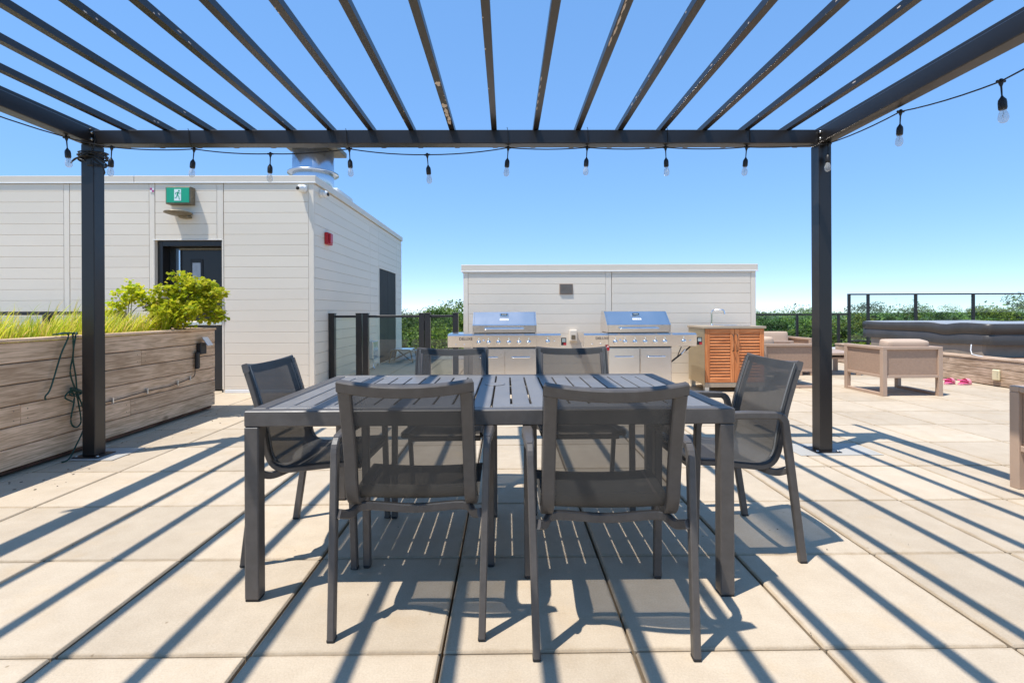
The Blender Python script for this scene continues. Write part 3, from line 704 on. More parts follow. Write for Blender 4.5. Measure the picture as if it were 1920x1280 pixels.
# pale sheets under the two far posts
for x0, x1, y0, y1, lab in ((-3.27, -2.90, 3.70, 4.04, 'pale metal sheet under the left pergola post beside the planter'), (2.18, 2.80, 3.69, 4.02, 'pale metal sheet under the right pergola post')):
    s_ = MB().box(x0, x1, y0, y1, .0012, .0048, .001).build('base_sheet', M['plate'], None, True); tag(s_, lab, 'metal sheet', 'sheets under the pergola posts')

# ------------------------------------------------------------------ string lights
ST = thing('string_lights', 'black cord of clear bulbs strung along the pergola beams', 'string lights', (-.355, 3.83, 2.33))
so = Vector((-.355, 3.83, 2.33))
tees = [(-3.14, 1.2, 2.30), (-3.14, 2.35, 2.315), (-3.135, 3.60, 2.335), (-2.97, 3.80, 2.330), (-2.372, 3.83, 2.325), (-1.795, 3.83, 2.288), (-1.196, 3.83, 2.325), (-.603, 3.83, 2.280),
        (.017, 3.83, 2.333), (.622, 3.83, 2.334), (1.225, 3.83, 2.334), (1.851, 3.83, 2.336), (2.43, 3.745, 2.335), (2.49, 3.13, 2.330), (2.52, 2.52, 2.240), (2.49, 1.75, 2.330), (2.49, .9, 2.25)]
cord_pts = []
for a, b in zip(tees[:-1], tees[1:]):
    a, b = Vector(a), Vector(b)
    for k in range(6):
        t = k / 6; p = a.lerp(b, t); p.z -= .022 * 4 * t * (1 - t) * (b - a).length; cord_pts.append(p - so)
cord_pts.append(Vector(tees[-1]) - so)
MB().tube(cord_pts, .0042, 6).build('cord', M['rubber'], ST)
tie_at = {6, 8, 9, 10, 11, 4}
br = random.Random(4)
for i, t in enumerate(tees):
    p = Vector(t) - so; tilt = Matrix.Rotation(br.uniform(-.12, .12), 4, 'Y') @ Matrix.Rotation(br.uniform(-.1, .1), 4, 'X')
    Mx = Matrix.Translation(p) @ tilt
    s_ = MB()
    s_.lathe([(.003, .014), (.009, .010), (.012, .0), (.010, -.012), (.0045, -.028), (.0035, -.075), (.008, -.085), (.0165, -.098), (.0185, -.112), (.0185, -.140), (.016, -.148)], M=Mx, n=12)
    s_.tube([Mx @ Vector((-.022, 0, 0)), Mx @ Vector((.022, 0, 0))], .0065, 6)
    sk = s_.build('socket', M['rubber'], ST)
    MB().lathe([(.0125, -.146), (.014, -.156), (.0205, -.176), (.0225, -.190), (.0205, -.204), (.012, -.215), (.001, -.219)], M=Mx, n=14).build('bulb', M['bulb'], sk)
    MB().tube([Mx @ Vector((0, 0, -.150)), Mx @ Vector((.003, 0, -.165)), Mx @ Vector((-.003, 0, -.180)), Mx @ Vector((0, 0, -.190))], .0011, 4).build('filament', M['rusty'], sk)
    if i in tie_at:
        MB().tube([p + Vector((0, 0, .0)), p + Vector((.001, -.058, .025)), p + Vector((-.004, -.060, .118)), p + Vector((-.009, -.059, .135))], .0022, 5).build('tie', M['rubber'], ST)
CB = thing('cord_bundle', 'tangled black cord bundle tied round the left pergola post top', 'cord', (-3.135, 3.80, 2.26))
cr = random.Random(9)
for k in range(7):
    pts = []; zz = cr.uniform(-.035, .05); tl = cr.uniform(-.04, .04)
    for i in range(24):
        a = 2 * math.pi * i / 24; r = .082 + cr.uniform(-.003, .006)
        sq = 1 / max(abs(math.cos(a)), abs(math.sin(a))); rr_ = r * min(sq, 1.22) * .86
        pts.append((rr_ * math.cos(a), .03 + rr_ * math.sin(a), zz + tl * math.sin(a + k)))
    MB().tube(pts, .0055, 6, closed=True).build('loop', M['rubber'], CB)
MB().tube(smoothpath([(.05, -.03, .05), (.03, -.07, .13), (.055, -.05, .19), (.075, -.04, .12), (.05, -.05, .02)]), .005, 6).build('loop', M['rubber'], CB)
MB().tube(smoothpath([(.03, -.05, 0), (-.06, -.055, -.03), (-.10, -.045, -.06), (-.08, -.05, -.045), (.02, -.06, .01)]), .005, 6).build('loop', M['rubber'], CB)
MB().tube(smoothpath([(.05, -.02, -.02), (.085, .0, -.06), (.095, .02, -.11), (.08, .03, -.13)]), .005, 6).build('loop', M['rubber'], CB)
MB().box(.02, .06, -.060, -.036, -.085, -.035, .006).build('plug', M['rubber'], CB)

# ------------------------------------------------------------------ planter with grass and shrub
PT = thing('wooden_planter', 'long weathered cedar plank planter box on the left', 'planter', (-3.72, 4.0, 0))
po = Vector((-3.72, 4.0, 0)); XF, YN, YE = -3.30, 2.1, 5.69
wr = random.Random(21)
def plk(name, x0, x1, y0, y1, z0, z1, mat='wood_planter', ch=.004):
    return MB().box(x0 - po.x, x1 - po.x, y0 - po.y, y1 - po.y, z0, z1, ch).build(name, M[mat], PT, True)
rows = [(.048 + k * .1405, .048 + (k + 1) * .1405 - .006) for k in range(6)]
splits = {0: [4.95], 1: [], 2: [3.48, 5.1], 3: [], 4: [4.3], 5: []}
splits = {0: [], 1: [4.42], 2: [3.43], 3: [], 4: [4.55], 5: []}
for k, (z0, z1) in enumerate(rows):
    ys = [YN] + splits[k] + [YE]
    for a, b in zip(ys[:-1], ys[1:]):
        dx = wr.uniform(-.003, .003)
        p = plk('plank', XF - .030 + dx, XF + dx, a + .0015, b - .0015, z0, z1)
        for yy in (a + .05, b - .05):
            for zz in (z0 + .035, z1 - .035):
                MB().lathe([(.0045, 0), (.004, .0012), (.0004, .0014)], M=Matrix.Translation((XF + dx - po.x - p.location.x, yy - po.y - p.location.y, zz - p.location.z)) @ Matrix.Rotation(R(90), 4, 'Y'), n=6).build('nail', M['rusty'], p)
    plk('plank', -4.14, -4.11, YN, YE, z0, z1)
    MB().box(-4.108 - po.x, XF - .036 - po.x, YE - .031 - po.y, YE - .001 - po.y, z0, z1, .004).build('plank', M['wood_planter'], PT, True)
plk('rim_board', XF - .075, XF + .012, YN, YE + .01, .890, .912)
plk('rim_board', -4.152, -4.07, YN, YE + .01, .890, .912)
plk('rim_board', -4.068, XF - .078, YE - .07, YE + .01, .890, .912)
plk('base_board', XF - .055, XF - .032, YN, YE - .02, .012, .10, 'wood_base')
MB().box(-4.10 - po.x, XF - .058 - po.x, YN - po.y, YE - .04 - po.y, .02, .845).build('soil', M['soil'], PT)

def blades(name, mat, tufts, per, region, hmin, hmax, seed, w=.005):
    """tufts of arching blades, uneven in height"""
    r = np.random.default_rng(seed); vs_ = []; fs = []
    for k in range(tufts):
        cx, cy = r.uniform(region[0], region[1]), r.uniform(region[2], region[3]); th = r.uniform(hmin, hmax) * (1.0 if r.random() < .8 else 1.35); wind = r.uniform(.05, .22)
        for i in range(int(per * r.uniform(.5, 1.3))):
            x = cx + r.normal() * .03; y = cy + r.normal() * .03; h = th * r.uniform(.45, 1.1); az = r.uniform(0, 2 * math.pi); out = h * r.uniform(.05, .55)
            bx = math.cos(az) * out + h * .12; by = math.sin(az) * out + h * wind
            wd = w * r.uniform(.5, 1.2); c, s_ = -math.sin(az) * wd, math.cos(az) * wd; o_ = len(vs_); droop = r.uniform(.05, .35)
            for t in (0, .3, .55, .8, 1.0):
                kk = max(.02, (1 - t) ** .55); px = x + bx * t ** 1.7; py = y + by * t ** 1.7; pz = .84 + h * t * (1 - droop * t * t)
                vs_ += [(px - c * kk, py - s_ * kk, pz), (px + c * kk, py + s_ * kk, pz)]
            for q in range(4): fs.append((o_ + 2 * q, o_ + 2 * q + 1, o_ + 2 * q + 3, o_ + 2 * q + 2))
    mb = MB(); mb.add(vs_, fs, True); return mb.build(name, mat)
gr = blades('ornamental_grass', M['grass_leaf'], 190, 34, (-4.04, -3.40, 2.2, 5.05), .16, .33, 2)
tag(gr, 'dense yellow green ornamental grass filling the wooden planter', 'grass', kind='stuff')

def leaf_cloud(centers, n, size, seed, spread=1.0, up=.35):
    """folded oval leaves scattered about ellipsoids given as (x,y,z,rx,ry,rz,weight)"""
    r = np.random.default_rng(seed); vs_ = []; fs = []
    wts = np.array([c[6] for c in centers], float); wts /= wts.sum()
    ids = r.choice(len(centers), n, p=wts)
    d = r.normal(size=(n, 3)); d /= np.linalg.norm(d, axis=1)[:, None]; rad = r.random(n) ** .42
    for i in range(n):
        c = centers[ids[i]]; p = Vector((c[0] + d[i, 0] * rad[i] * c[3], c[1] + d[i, 1] * rad[i] * c[4], c[2] + d[i, 2] * rad[i] * c[5]))
        L_ = size * r.uniform(.6, 1.3); W = L_ * r.uniform(.4, .6)
        t = Vector((d[i, 0] + r.normal() * .6, d[i, 1] + r.normal() * .6, d[i, 2] * .5 + r.normal() * .4)).normalized()
        nn = Vector((r.normal() * .6, r.normal() * .6, up + abs(r.normal()))).normalized(); s_ = t.cross(nn)
        if s_.length < 1e-3: continue
        s_.normalize(); nn = s_.cross(t); o_ = len(vs_)
        fold = nn * W * .25
        vs_ += [p, p + t * L_ * .45 + s_ * W + fold, p + t * L_, p + t * L_ * .45 - s_ * W + fold, p + t * L_ * .8 + s_ * W * .6 + fold * .6, p + t * L_ * .8 - s_ * W * .6 + fold * .6]
        fs += [(o_, o_ + 1, o_ + 4, o_ + 2), (o_, o_ + 2, o_ + 5, o_ + 3)]
    mb = MB(); mb.add([tuple(v) for v in vs_], fs, False); return mb
def shrub(label, base, sprays, n, size, seed):
    t = thing('shrub', label, 'shrub', base); r = random.Random(seed); b = Vector(base); cents = []
    st = MB()
    for (x, y, z, rad) in sprays:
        e = Vector((x, y, z)) - b
        st.tube(smoothpath([(0, 0, 0), e * .5 + Vector((r.uniform(-.04, .04), r.uniform(-.04, .04), .06)), e]), .004, 5)
        cents.append((e.x, e.y, e.z, rad * 1.1, rad * 1.1, rad * .75, rad * rad))
        for k in range(5):
            q = e + Vector((r.uniform(-1, 1), r.uniform(-1, 1), r.uniform(-.3, .9))) * rad * 1.25
            st.tube([tuple(e * .8), tuple(q)], .0022, 4); cents.append((q.x, q.y, q.z, rad * .42, rad * .42, rad * .3, rad * rad * .3))
    st.build('stems', M['stem'], t)
    leaf_cloud(cents, n, size, seed).build('foliage', M['shrub_leaf'], t)
    return t
shrub('bright golden green leafy shrub at the far end of the planter', (-3.48, 5.28, .845),
      [(-3.52, 5.25, 1.08, .17), (-3.36, 5.30, 1.22, .18), (-3.46, 5.35, 1.33, .14), (-3.30, 5.35, 1.38, .11), (-3.20, 5.35, 1.16, .14), (-3.14, 5.42, 1.05, .11), (-3.34, 5.15, 1.03, .16), (-3.62, 5.2, 1.16, .11), (-3.30, 5.5, 1.25, .16), (-3.52, 5.05, .97, .13)], 4000, .040, 6)
shrub('thin golden green sprig left of the big shrub in the planter', (-3.86, 5.15, .845), [(-3.92, 5.15, 1.20, .10), (-3.80, 5.12, 1.28, .09), (-3.72, 5.2, 1.20, .08), (-3.98, 5.1, 1.10, .07), (-3.85, 5.18, 1.34, .06)], 700, .036, 8)
PO = thing('flower_pot', 'terracotta pot with a pale dome half hidden behind the shrub', 'pot', (-3.72, 5.42, .845))
MB().lathe([(.06, 0), (.085, .27), (.097, .275), (.097, .32), (.08, .325)], n=22).build('pot', M['terracotta'], PO)
MB().lathe([(.080, .326), (.092, .37), (.085, .43), (.05, .47), (.002, .48)], n=22).build('dome', M['pale_dome'], PO)

OB = thing('outdoor_socket', 'black weatherproof socket with clear lid and plug on the planter boards', 'socket', (-3.297, 5.40, .66))
MB().box(0.0025, .05, -.06, .05, -.02, .10, .008).build('box', M['black_matte'], OB)
lid = MB(); lid.box(-.055, .055, -.004, .004, -.05, .05, .002, Matrix.Translation((.075, .02, .115)) @ Matrix.Rotation(R(55), 4, 'Y') @ Matrix.Rotation(R(90), 4, 'X')); lid.build('lid', M['galv'], OB)
MB().box(.012, .050, -.115, -.062, -.17, .01, .012).build('adapter', M['rubber'], OB)
CL = thing('socket_cable', 'thin black cable clipped along the planter boards', 'cable', (-3.29, 4.6, .4))
cp_ = smoothpath([(.008, .70, .10), (.009, .68, .02), (.007, .55, -.005), (.007, .3, -.03), (.008, 0, -.03), (.007, -.4, -.045), (.007, -.75, -.03)])
MB().tube(cp_, .004, 6).build('cable', M['rubber'], CL)
for y, z in ((.62, .005), (.42, -.015), (0, -.03), (-.4, -.045)): MB().box(-.004, .014, y - .006, y + .006, z - .024, z + .024, .002).build('clip', M['galv'], CL)
GC = thing('green_cord', 'green extension cord looped and hanging over the planter edge', 'cord', (-3.28, 3.75, .5))
MB().tube(smoothpath([(-.02, -.08, .428), (.02, .02, .434), (.0, .10, .428), (-.03, .02, .436), (.01, -.06, .43), (.025, .0, .42), (.012, -.05, .28), (.010, -.13, .05), (.012, -.175, -.005), (.012, -.172, -.03)]), .0055, 6).build('strand', M['green_cord'], GC)
MB().tube(smoothpath([(-.02, .10, .425), (.022, .04, .425), (.012, .055, .28), (.010, .03, .14), (.014, .07, .0), (.014, .10, -.12), (.012, .12, -.25), (.013, .07, -.28), (.013, .03, -.22), (.014, .06, -.06), (.013, .03, .0), (.014, -.02, -.04), (.014, .06, -.09)]), .0055, 6).build('strand', M['green_cord'], GC)
MB().tube(smoothpath([(-.02, .13, .422), (.024, .065, .424), (.018, .045, .26), (.017, .07, .10), (.020, .08, -.02), (.020, .13, -.15), (.016, .14, -.30), (.03, .05, -.42), (.05, -.03, -.490), (.06, -.10, -.494)]), .0055, 6).build('strand', M['green_cord'], GC)
for k in range(4):
    a0 = k * .7; MB().tube([(.018 + .005 * math.cos(t), .07 + .05 * math.cos(t + a0), -.02 + .022 * math.sin(t) + .008 * k) for t in np.linspace(0, 2 * math.pi, 18)], .005, 6).build('loop', M['green_cord'], GC)

# ------------------------------------------------------------------ dining table
TX0, TX1, TY0, TY1, TZ = -.985, .862, 1.880, 2.940, .712
tc_ = Vector(((TX0 + TX1) / 2, (TY0 + TY1) / 2, 0))
T = thing('dining_table', 'dark grey slatted metal dining table under the pergola', 'table', tc_)
def tb(name, x0, x1, y0, y1, z0, z1, ch=.003, mat='grey_metal', parent=T, center=True):
    return MB().box(x0 - tc_.x, x1 - tc_.x, y0 - tc_.y, y1 - tc_.y, z0, z1, ch).build(name, M[mat], parent, center)
W = .058
for x0 in (TX0, TX1 - W):
    for y0 in (TY0, TY1 - W):
        l = tb('leg', x0, x0 + W * .92, y0, y0 + W * .92, .006, TZ - .060, .004)
        MB().box(-W * .42, W * .42, -W * .42, W * .42, -(TZ - .066) / 2 - .006, -(TZ - .066) / 2 + .004).build('foot', M['rubber'], l)
tb('apron', TX0, TX1, TY0, TY0 + W * .92, TZ - .0595, TZ, .004)
tb('apron', TX0, TX1, TY1 - W * .92, TY1, TZ - .0595, TZ, .004)
ya, yb = TY0 + W * .92 + .0012, TY1 - W * .92 - .0012
tb('side_rail', TX0, TX0 + W, ya, yb, TZ - .0595, TZ, .004); tb('side_rail', TX1 - W, TX1, ya, yb, TZ - .0595, TZ, .004)
xa, xb = TX0 + W + .004, TX1 - W - .004; NS = 22; pitch = (xb - xa) / NS; gap = .0085
for k in range(NS):
    tb('slat', xa + k * pitch + gap / 2, xa + (k + 1) * pitch - gap / 2, ya + .002, yb - .002, TZ - .022, TZ - .0006, .002, 'tabletop')
half = xa + NS / 2 * pitch
for x0, x1 in ((xa + gap / 2 + .002, half - gap / 2 - .002), (half + gap / 2 + .002, xb - gap / 2 - .002)):
    tb('slat_end', x0, x1, ya + .003, ya + .066, TZ - .0215, TZ - .0012, .001, 'tabletop')
    tb('slat_end', x0, x1, yb - .066, yb - .003, TZ - .0215, TZ - .0012, .001, 'tabletop')
for y in (TY0 + .36, TY1 - .36): tb('support_bar', TX0 + W, TX1 - W, y - .012, y + .012, TZ - .050, TZ - .0225, .002)
tb('support_bar', half - .02, half + .02, TY0 + W, TY0 + .347, TZ - .052, TZ - .0226, .002) if False else None
hc = MB().lathe([(.052, 0), (.052, .0022), (.045, .003), (.042, .0014), (.0005, .0014)], M=Matrix.Translation((half - tc_.x, TY0 + .66 - tc_.y, TZ - .0006)), n=32)
hc.build('parasol_hole_cap', M['tabletop'], T)
text_mesh('', .01, M['chip'], T, (0, 0, 0)) if False else None

# ------------------------------------------------------------------ dining chairs
def make_chair():
    c = thing('dining_armchair', 'x', 'chair')
    gm = M['grey_metal']
    for s in (-1, 1):
        side = roundpath([(s * .262, .240, .004), (s * .263, .222, .628), (s * .268, .02, .640), (s * .263, -.150, .634), (s * .2475, -.238, .004)], .04, 6)
        def sect(t):
            k = 1 + .55 * max(0, 1 - abs(t - .47) / .30)
            return rect(.022 * k, .030 / (1 + .4 * (k - 1)), .005)
        # front leg, armrest and rear leg are one bent tube, cut at the bends
        n = len(side); i1, i2 = 5, n - 6
        MB().sweep(side[:i1 + 1], rect(.026, .030, .0035), up=(1, 0, 0)).build('front_leg', gm, c)
        arm = side[i1:i2 + 1]
        MB().sweep(arm, lambda t: rect(.030, .024 + .018 * math.sin(math.pi * t), .005), up=(1, 0, 0)).build('armrest', gm, c)
        MB().sweep(side[i2:], rect(.032, .024, .0035), up=(1, 0, 0)).build('rear_leg', gm, c)
        for p in (side[0], side[-1]):
            MB().box(p.x - .013, p.x + .013, p.y - .016, p.y + .016, 0, .012, .003).build('foot', M['black_matte'], c)
    # sling profile (y, z), front of seat to top of back
    prof = [Vector((0, y, z)) for y, z in ((.245, .428), (.225, .442), (.12, .437), (.0, .424), (-.07, .418), (-.115, .432), (-.138, .475), (-.150, .545), (-.172, .650), (-.202, .755), (-.232, .848))]
    P = smoothpath(prof, 4); m = len(P)
    def half_w(i):
        t = i / (m - 1); return .226 if t < .45 else .226 - (t - .45) / .55 * .006
    def bow(i, x, hw):
        t = max(0, (i / (m - 1) - .50) / .5); return -(.030 * t) * (1 - (x / hw) ** 2)
    def nrm(i):
        a = P[min(i + 1, m - 1)] - P[max(i - 1, 0)]; a.normalize(); return Vector((0, a.z, -a.y))
    # fabric: front skin and thin back skin
    NX = 10; vs_ = []; fs = []
    for i in range(m):
        hw = half_w(i) + .004; nn = nrm(i)
        for j in range(NX + 1):
            x = -hw + 2 * hw * j / NX; p = P[i] + Vector((x, bow(i, x, hw), 0)); sag = (1 - (x / hw) ** 2) * .010 * (1 if i / (m - 1) < .45 else .3)
            vs_.append(p - nn * sag + nn * .0)
    for i in range(m - 1):
        for j in range(NX): a = i * (NX + 1) + j; fs.append((a, a + 1, a + NX + 2, a + NX + 1))
    sl = MB(); sl.add(vs_, fs, True); so_ = sl.build('sling', M['sling'], c)
    for off in (.016, .023):
        for s in (-1, 1):
            MB().tube([P[i] + Vector((s * (half_w(i) - off), bow(i, half_w(i) - off, half_w(i)), 0)) + nrm(i) * .0012 for i in range(m // 2 + 1, m)], .0009, 4).build('stitching', M['stitch'], so_)
    # frame rails behind the sling
    for s in (-1, 1):
        pts = [P[i] + Vector((s * (half_w(i) - .020), bow(i, half_w(i) - .020, half_w(i)), 0)) - nrm(i) * .0145 for i in range(m)]
        MB().sweep(pts[:-1], rect(.024, .042, .004), up=(1, 0, 0)).build('side_rail', gm, c)
    hw = half_w(m - 1); i0 = m - 2
    top = [P[m - 1] + Vector((x, bow(m - 1, x, hw), -.004 - .016 * (1 - (x / hw) ** 2))) - nrm(i0) * .0145 for x in np.linspace(-hw - .001, hw + .001, 17)]
    MB().sweep(top, rect(.0255, .040, .004), up=(0, -.28, 1)).build('top_rail', gm, c)
    MB().sweep([(x, .235, .412) for x in (-.19, 0, .19)], rect(.022, .024, .004)).build('front_bar', gm, c)
    cb = smoothpath([(-.240, -.190, .398), (-.215, -.140, .378), (-.175, -.092, .388), (0, -.088, .376), (.175, -.092, .388), (.215, -.140, .378), (.240, -.190, .398)], 5)
    MB().sweep(cb, rect(.020, .030, .004)).build('rear_bar', gm, c)
    return c
proto = make_chair()
chairs = [((-.334, 1.892), 0.0, 'dark grey mesh armchair with its back to us, left of the near pair'),
          ((.340, 1.790), R(-1.0), 'dark grey mesh armchair with its back to us, right of the near pair'),
          ((-.335, 2.88), R(181), 'dark grey mesh armchair on the far side of the table, before the left grill'),
          ((.405, 2.90), R(180), 'dark grey mesh armchair on the far side of the table, before the right grill'),
          ((-.878, 2.385), R(-91.5), 'dark grey mesh armchair at the left end of the table near the planter'),
          ((1.020, 2.375), R(91.5), 'dark grey mesh armchair at the right end of the table near the post')]
for i, ((x, y), rz, lab) in enumerate(chairs):
    c = proto if i == 0 else copy_tree(proto)
    c.location = (x, y, 0); c.rotation_euler = (0, 0, rz); tag(c, lab, 'chair', 'mesh armchairs round the dining table')

# ------------------------------------------------------------------ grills
def make_grill():
    g = thing('gas_grill', 'x', 'grill')       # origin: floor, middle of the cart front; front faces -Y
    s = M['steel']
    def b(name, x0, x1, y0, y1, z0, z1, ch=.004, mat=s, parent=g): return MB().box(x0, x1, y0, y1, z0, z1, ch).build(name, mat, parent)
    b('cart', -.415, .415, .03, .53, .10, .608, .006)
    for i, (x0, x1) in enumerate(((-.412, -.004), (.004, .412))):
        d = b('door', x0, x1, .006, .0285, .115, .598, .004)
        c = (x0 + x1) / 2
        MB().tube(roundpath([(c - .115, .006, .485), (c - .115, -.032, .485), (c + .115, -.032, .485), (c + .115, .006, .485)], .025, 4), .009, 8).build('handle', M['chrome'], d)
    b('base_trim', -.42, .42, .0, .54, .075, .098, .003, M['black_matte'])
    for x in (-.37, .37):
        for y in (.06, .47):
            MB().lathe([(.03, -.012), (.036, -.008), (.036, .008), (.03, .012)], M=Matrix.Translation((x, y, .037)) @ Matrix.Rotation(R(90), 4, 'Y'), n=16).build('caster', M['rubber'], g)
    b('shadow_gap', -.414, .414, .0, .06, .608, .616, .001, M['black_matte'])
    pn = MB(); pn.add([(x, y, z) for x in (-.416, .416) for y, z in ((.0, .617), (-.026, .622), (-.040, .770), (.02, .79), (.10, .79), (.10, .617))],
                      [(0, 1, 7, 6), (1, 2, 8, 7), (2, 3, 9, 8), (3, 4, 10, 9), (4, 5, 11, 10), (5, 0, 6, 11), (0, 5, 4, 3, 2, 1), (6, 7, 8, 9, 10, 11)]); pnl = pn.build('control_panel', s, g)
    def on_panel(x, z): return Matrix.Translation((x, (-.026 if abs(x) < .416 else -.016) - (z - .622) / .148 * .014, z)) @ Matrix.Rotation(R(90 + 5.4), 4, 'X')
    kn = [(.03, 0), (.031, .008), (.024, .012), (.022, .030), (.018, .034), (.0005, .035)]
    def knob(x, z, par):
        k = MB().lathe(kn, M=on_panel(x, z), n=18).build('knob', M['chrome'], par)
        mbk = MB(); mbk.box(-.004, .004, -.021, .021, .0345, .041, .001, on_panel(x, z)); mbk.build('grip', M['chrome'], k)
        mb2 = MB(); mb2.box(-.005, .005, .040, .062, .0006, .002, 0, on_panel(x, z)); mb2.build('mark', M['sign_white'], k)
    for x in (-.332, -.207, -.077, .055, .187, .312): knob(x, .680, pnl)
    MB().lathe([(.013, 0), (.013, .012), (.0005, .014)], M=on_panel(-.270, .705), n=14).build('ignition_button', M['chrome'], pnl)
    for sx, x0, x1 in ((-1, -.735, -.418), (1, .418, .730)):
        sh = MB(); sh.add([(x, y, z) for x in (x0, x1) for y, z in ((.0, .617), (-.016, .622), (-.030, .768), (.02, .792), (.50, .795), (.50, .70), (.05, .617))],
                          [(0, 1, 8, 7), (1, 2, 9, 8), (2, 3, 10, 9), (3, 4, 11, 10), (4, 5, 12, 11), (5, 6, 13, 12), (6, 0, 7, 13), (0, 6, 5, 4, 3, 2, 1), (7, 8, 9, 10, 11, 12, 13)])
        shelf = sh.build('side_shelf', s, g)
        if sx < 0:
            text_mesh('DELUXE', .048, M['black_matte'], shelf, (-.50, -.0275, .727), (R(95.4), 0, 0), bold=.0008)
            for x in (-.63, -.52): MB().lathe([(.009, 0), (.009, .008), (.0004, .010)], M=on_panel(x, .655), n=10).build('screw', M['chrome'], shelf)
        else:
            knob(.560, .685, shelf)
            MB().lathe([(.010, 0), (.010, .014), (.0004, .016)], M=on_panel(.645, .695), n=10).build('ignition_button', M['chrome'], shelf)
            tg = b('tag_card', .733, .800, -.024, -.020, .640, .738, .0, M['black_matte'])
            b('red_field', .765, .800, -.0265, -.0242, .640, .672, 0, M['red'], tg)
            for kz in (.715, .700, .686): b('print', .745, .790, -.0258, -.0242, kz, kz + .007, 0, M['sign_white'], tg)
    b('cook_box', -.40, .40, .07, .52, .79, .80, .002, M['black_matte'])
    hp = [(.055, .803), (.050, .898), (.075, .915), (.27, 1.075), (.46, 1.085), (.52, .98), (.53, .803)]; n = len(hp)
    h = MB(); h.add([(x, y, z) for x in (-.400, .400) for y, z in hp], [(i, (i + 1) % n, n + (i + 1) % n, n + i) for i in range(n)])
    hood = h.build('hood', s, g)
    for sx in (-1, 1):
        e = MB(); e.prism([(y, z) for y, z in hp], -.009, .009, Matrix.Translation((sx * .411, 0, 0)) @ Matrix(((0, 0, 1, 0), (1, 0, 0, 0), (0, 1, 0, 0), (0, 0, 0, 1)))); e.build('end_cap', s, hood)
    MB().tube(roundpath([(-.255, .05, .855), (-.255, -.005, .855), (.245, -.005, .855), (.245, .05, .855)], .022, 4), .012, 10).build('handle', M['chrome'], hood)
    on_hood = lambda x, k: Matrix.Translation((x, .075 + .195 * k, .915 + .160 * k)) @ Matrix.Rotation(math.atan2(.160, .195), 4, 'X')
    gg = MB(); gg.box(-.058, .058, -.030, .030, .0005, .012, .010, on_hood(-.005, .72)); ga = gg.build('temperature_gauge', M['chrome'], hood)
    g2 = MB(); g2.box(-.044, .044, -.019, .019, .0122, .0135, 0, on_hood(-.005, .72)); g2.build('gauge_face', M['black_matte'], ga)
    for dx in (-.02, 0, .02):
        g3 = MB(); g3.box(-.006, .006, -.003, .003, .0137, .0145, 0, on_hood(-.005 + dx, .72)); g3.build('gauge_mark', M['sign_white'], ga)
    g4 = MB(); g4.box(-.058, .058, -.016, .016, .0005, .0025, 0, on_hood(-.005, .36)); bd = g4.build('badge', M['white'], hood)
    for k, (x0, x1) in enumerate(((-.05, -.008), (.004, .022), (.028, .046))):
        g5 = MB(); g5.box(x0 - .005, x1 - .005, -.006, .004 if k else -.002, .0027, .0033, 0, on_hood(0, .36)); g5.build('badge_print', M['vent'] if 'vent' in M else M['black_matte'], bd)
    return g
gp = make_grill()
grills = [((-.030, 6.50, 0), 'stainless six burner grill on the left, before the low building'), ((1.737, 6.50, 0), 'stainless six burner grill on the right, beside the orange sink cabinet')]
for i, (l, lab) in enumerate(grills):
    g = gp if i == 0 else copy_tree(gp)
    g.location = l; tag(g, lab, 'grill', 'stainless grills')
HS = thing('gas_hose', 'black gas hose hanging under the right shelf of the right grill', 'hose', (2.25, 6.58, .6))
MB().tube(smoothpath([(.17, 0, .01), (.10, .0, -.05), (.0, .01, -.13), (-.085, .02, -.20)]), .011, 8).build('hose', M['rubber'], HS)
MB().tube([(.05, -.004, -.09), (.10, -.01, -.03)], .015, 8).build('fitting', M['galv'], HS)
MB().tube(smoothpath([(.05, -.012, .01), (.02, -.01, -.06), (.0, .0, -.12)]), .006, 6).build('cable', M['rubber'], HS)
rt = thing('red_tag', 'small red warning tag hanging on the left shelf of the right grill', 'tag', (1.305, 6.445, .60))
MB().box(-.020, .018, -.002, .002, -.03, .035, .001).build('card', M['red'], rt)
MB().box(-.012, .008, -.0035, -.0022, .016, .030).build('print', M['white'], rt)
OS = thing('wall_socket', 'small grey outlet box on the wall between the grills', 'socket', (.985, 7.449, .72))
MB().box(-.055, .055, -.05, -.001, -.08, .08, .006).build('box', M['trim'], OS)
MB().box(-.03, .03, -.056, -.0505, -.055, .01, .004).build('outlet', M['rusty'], OS)

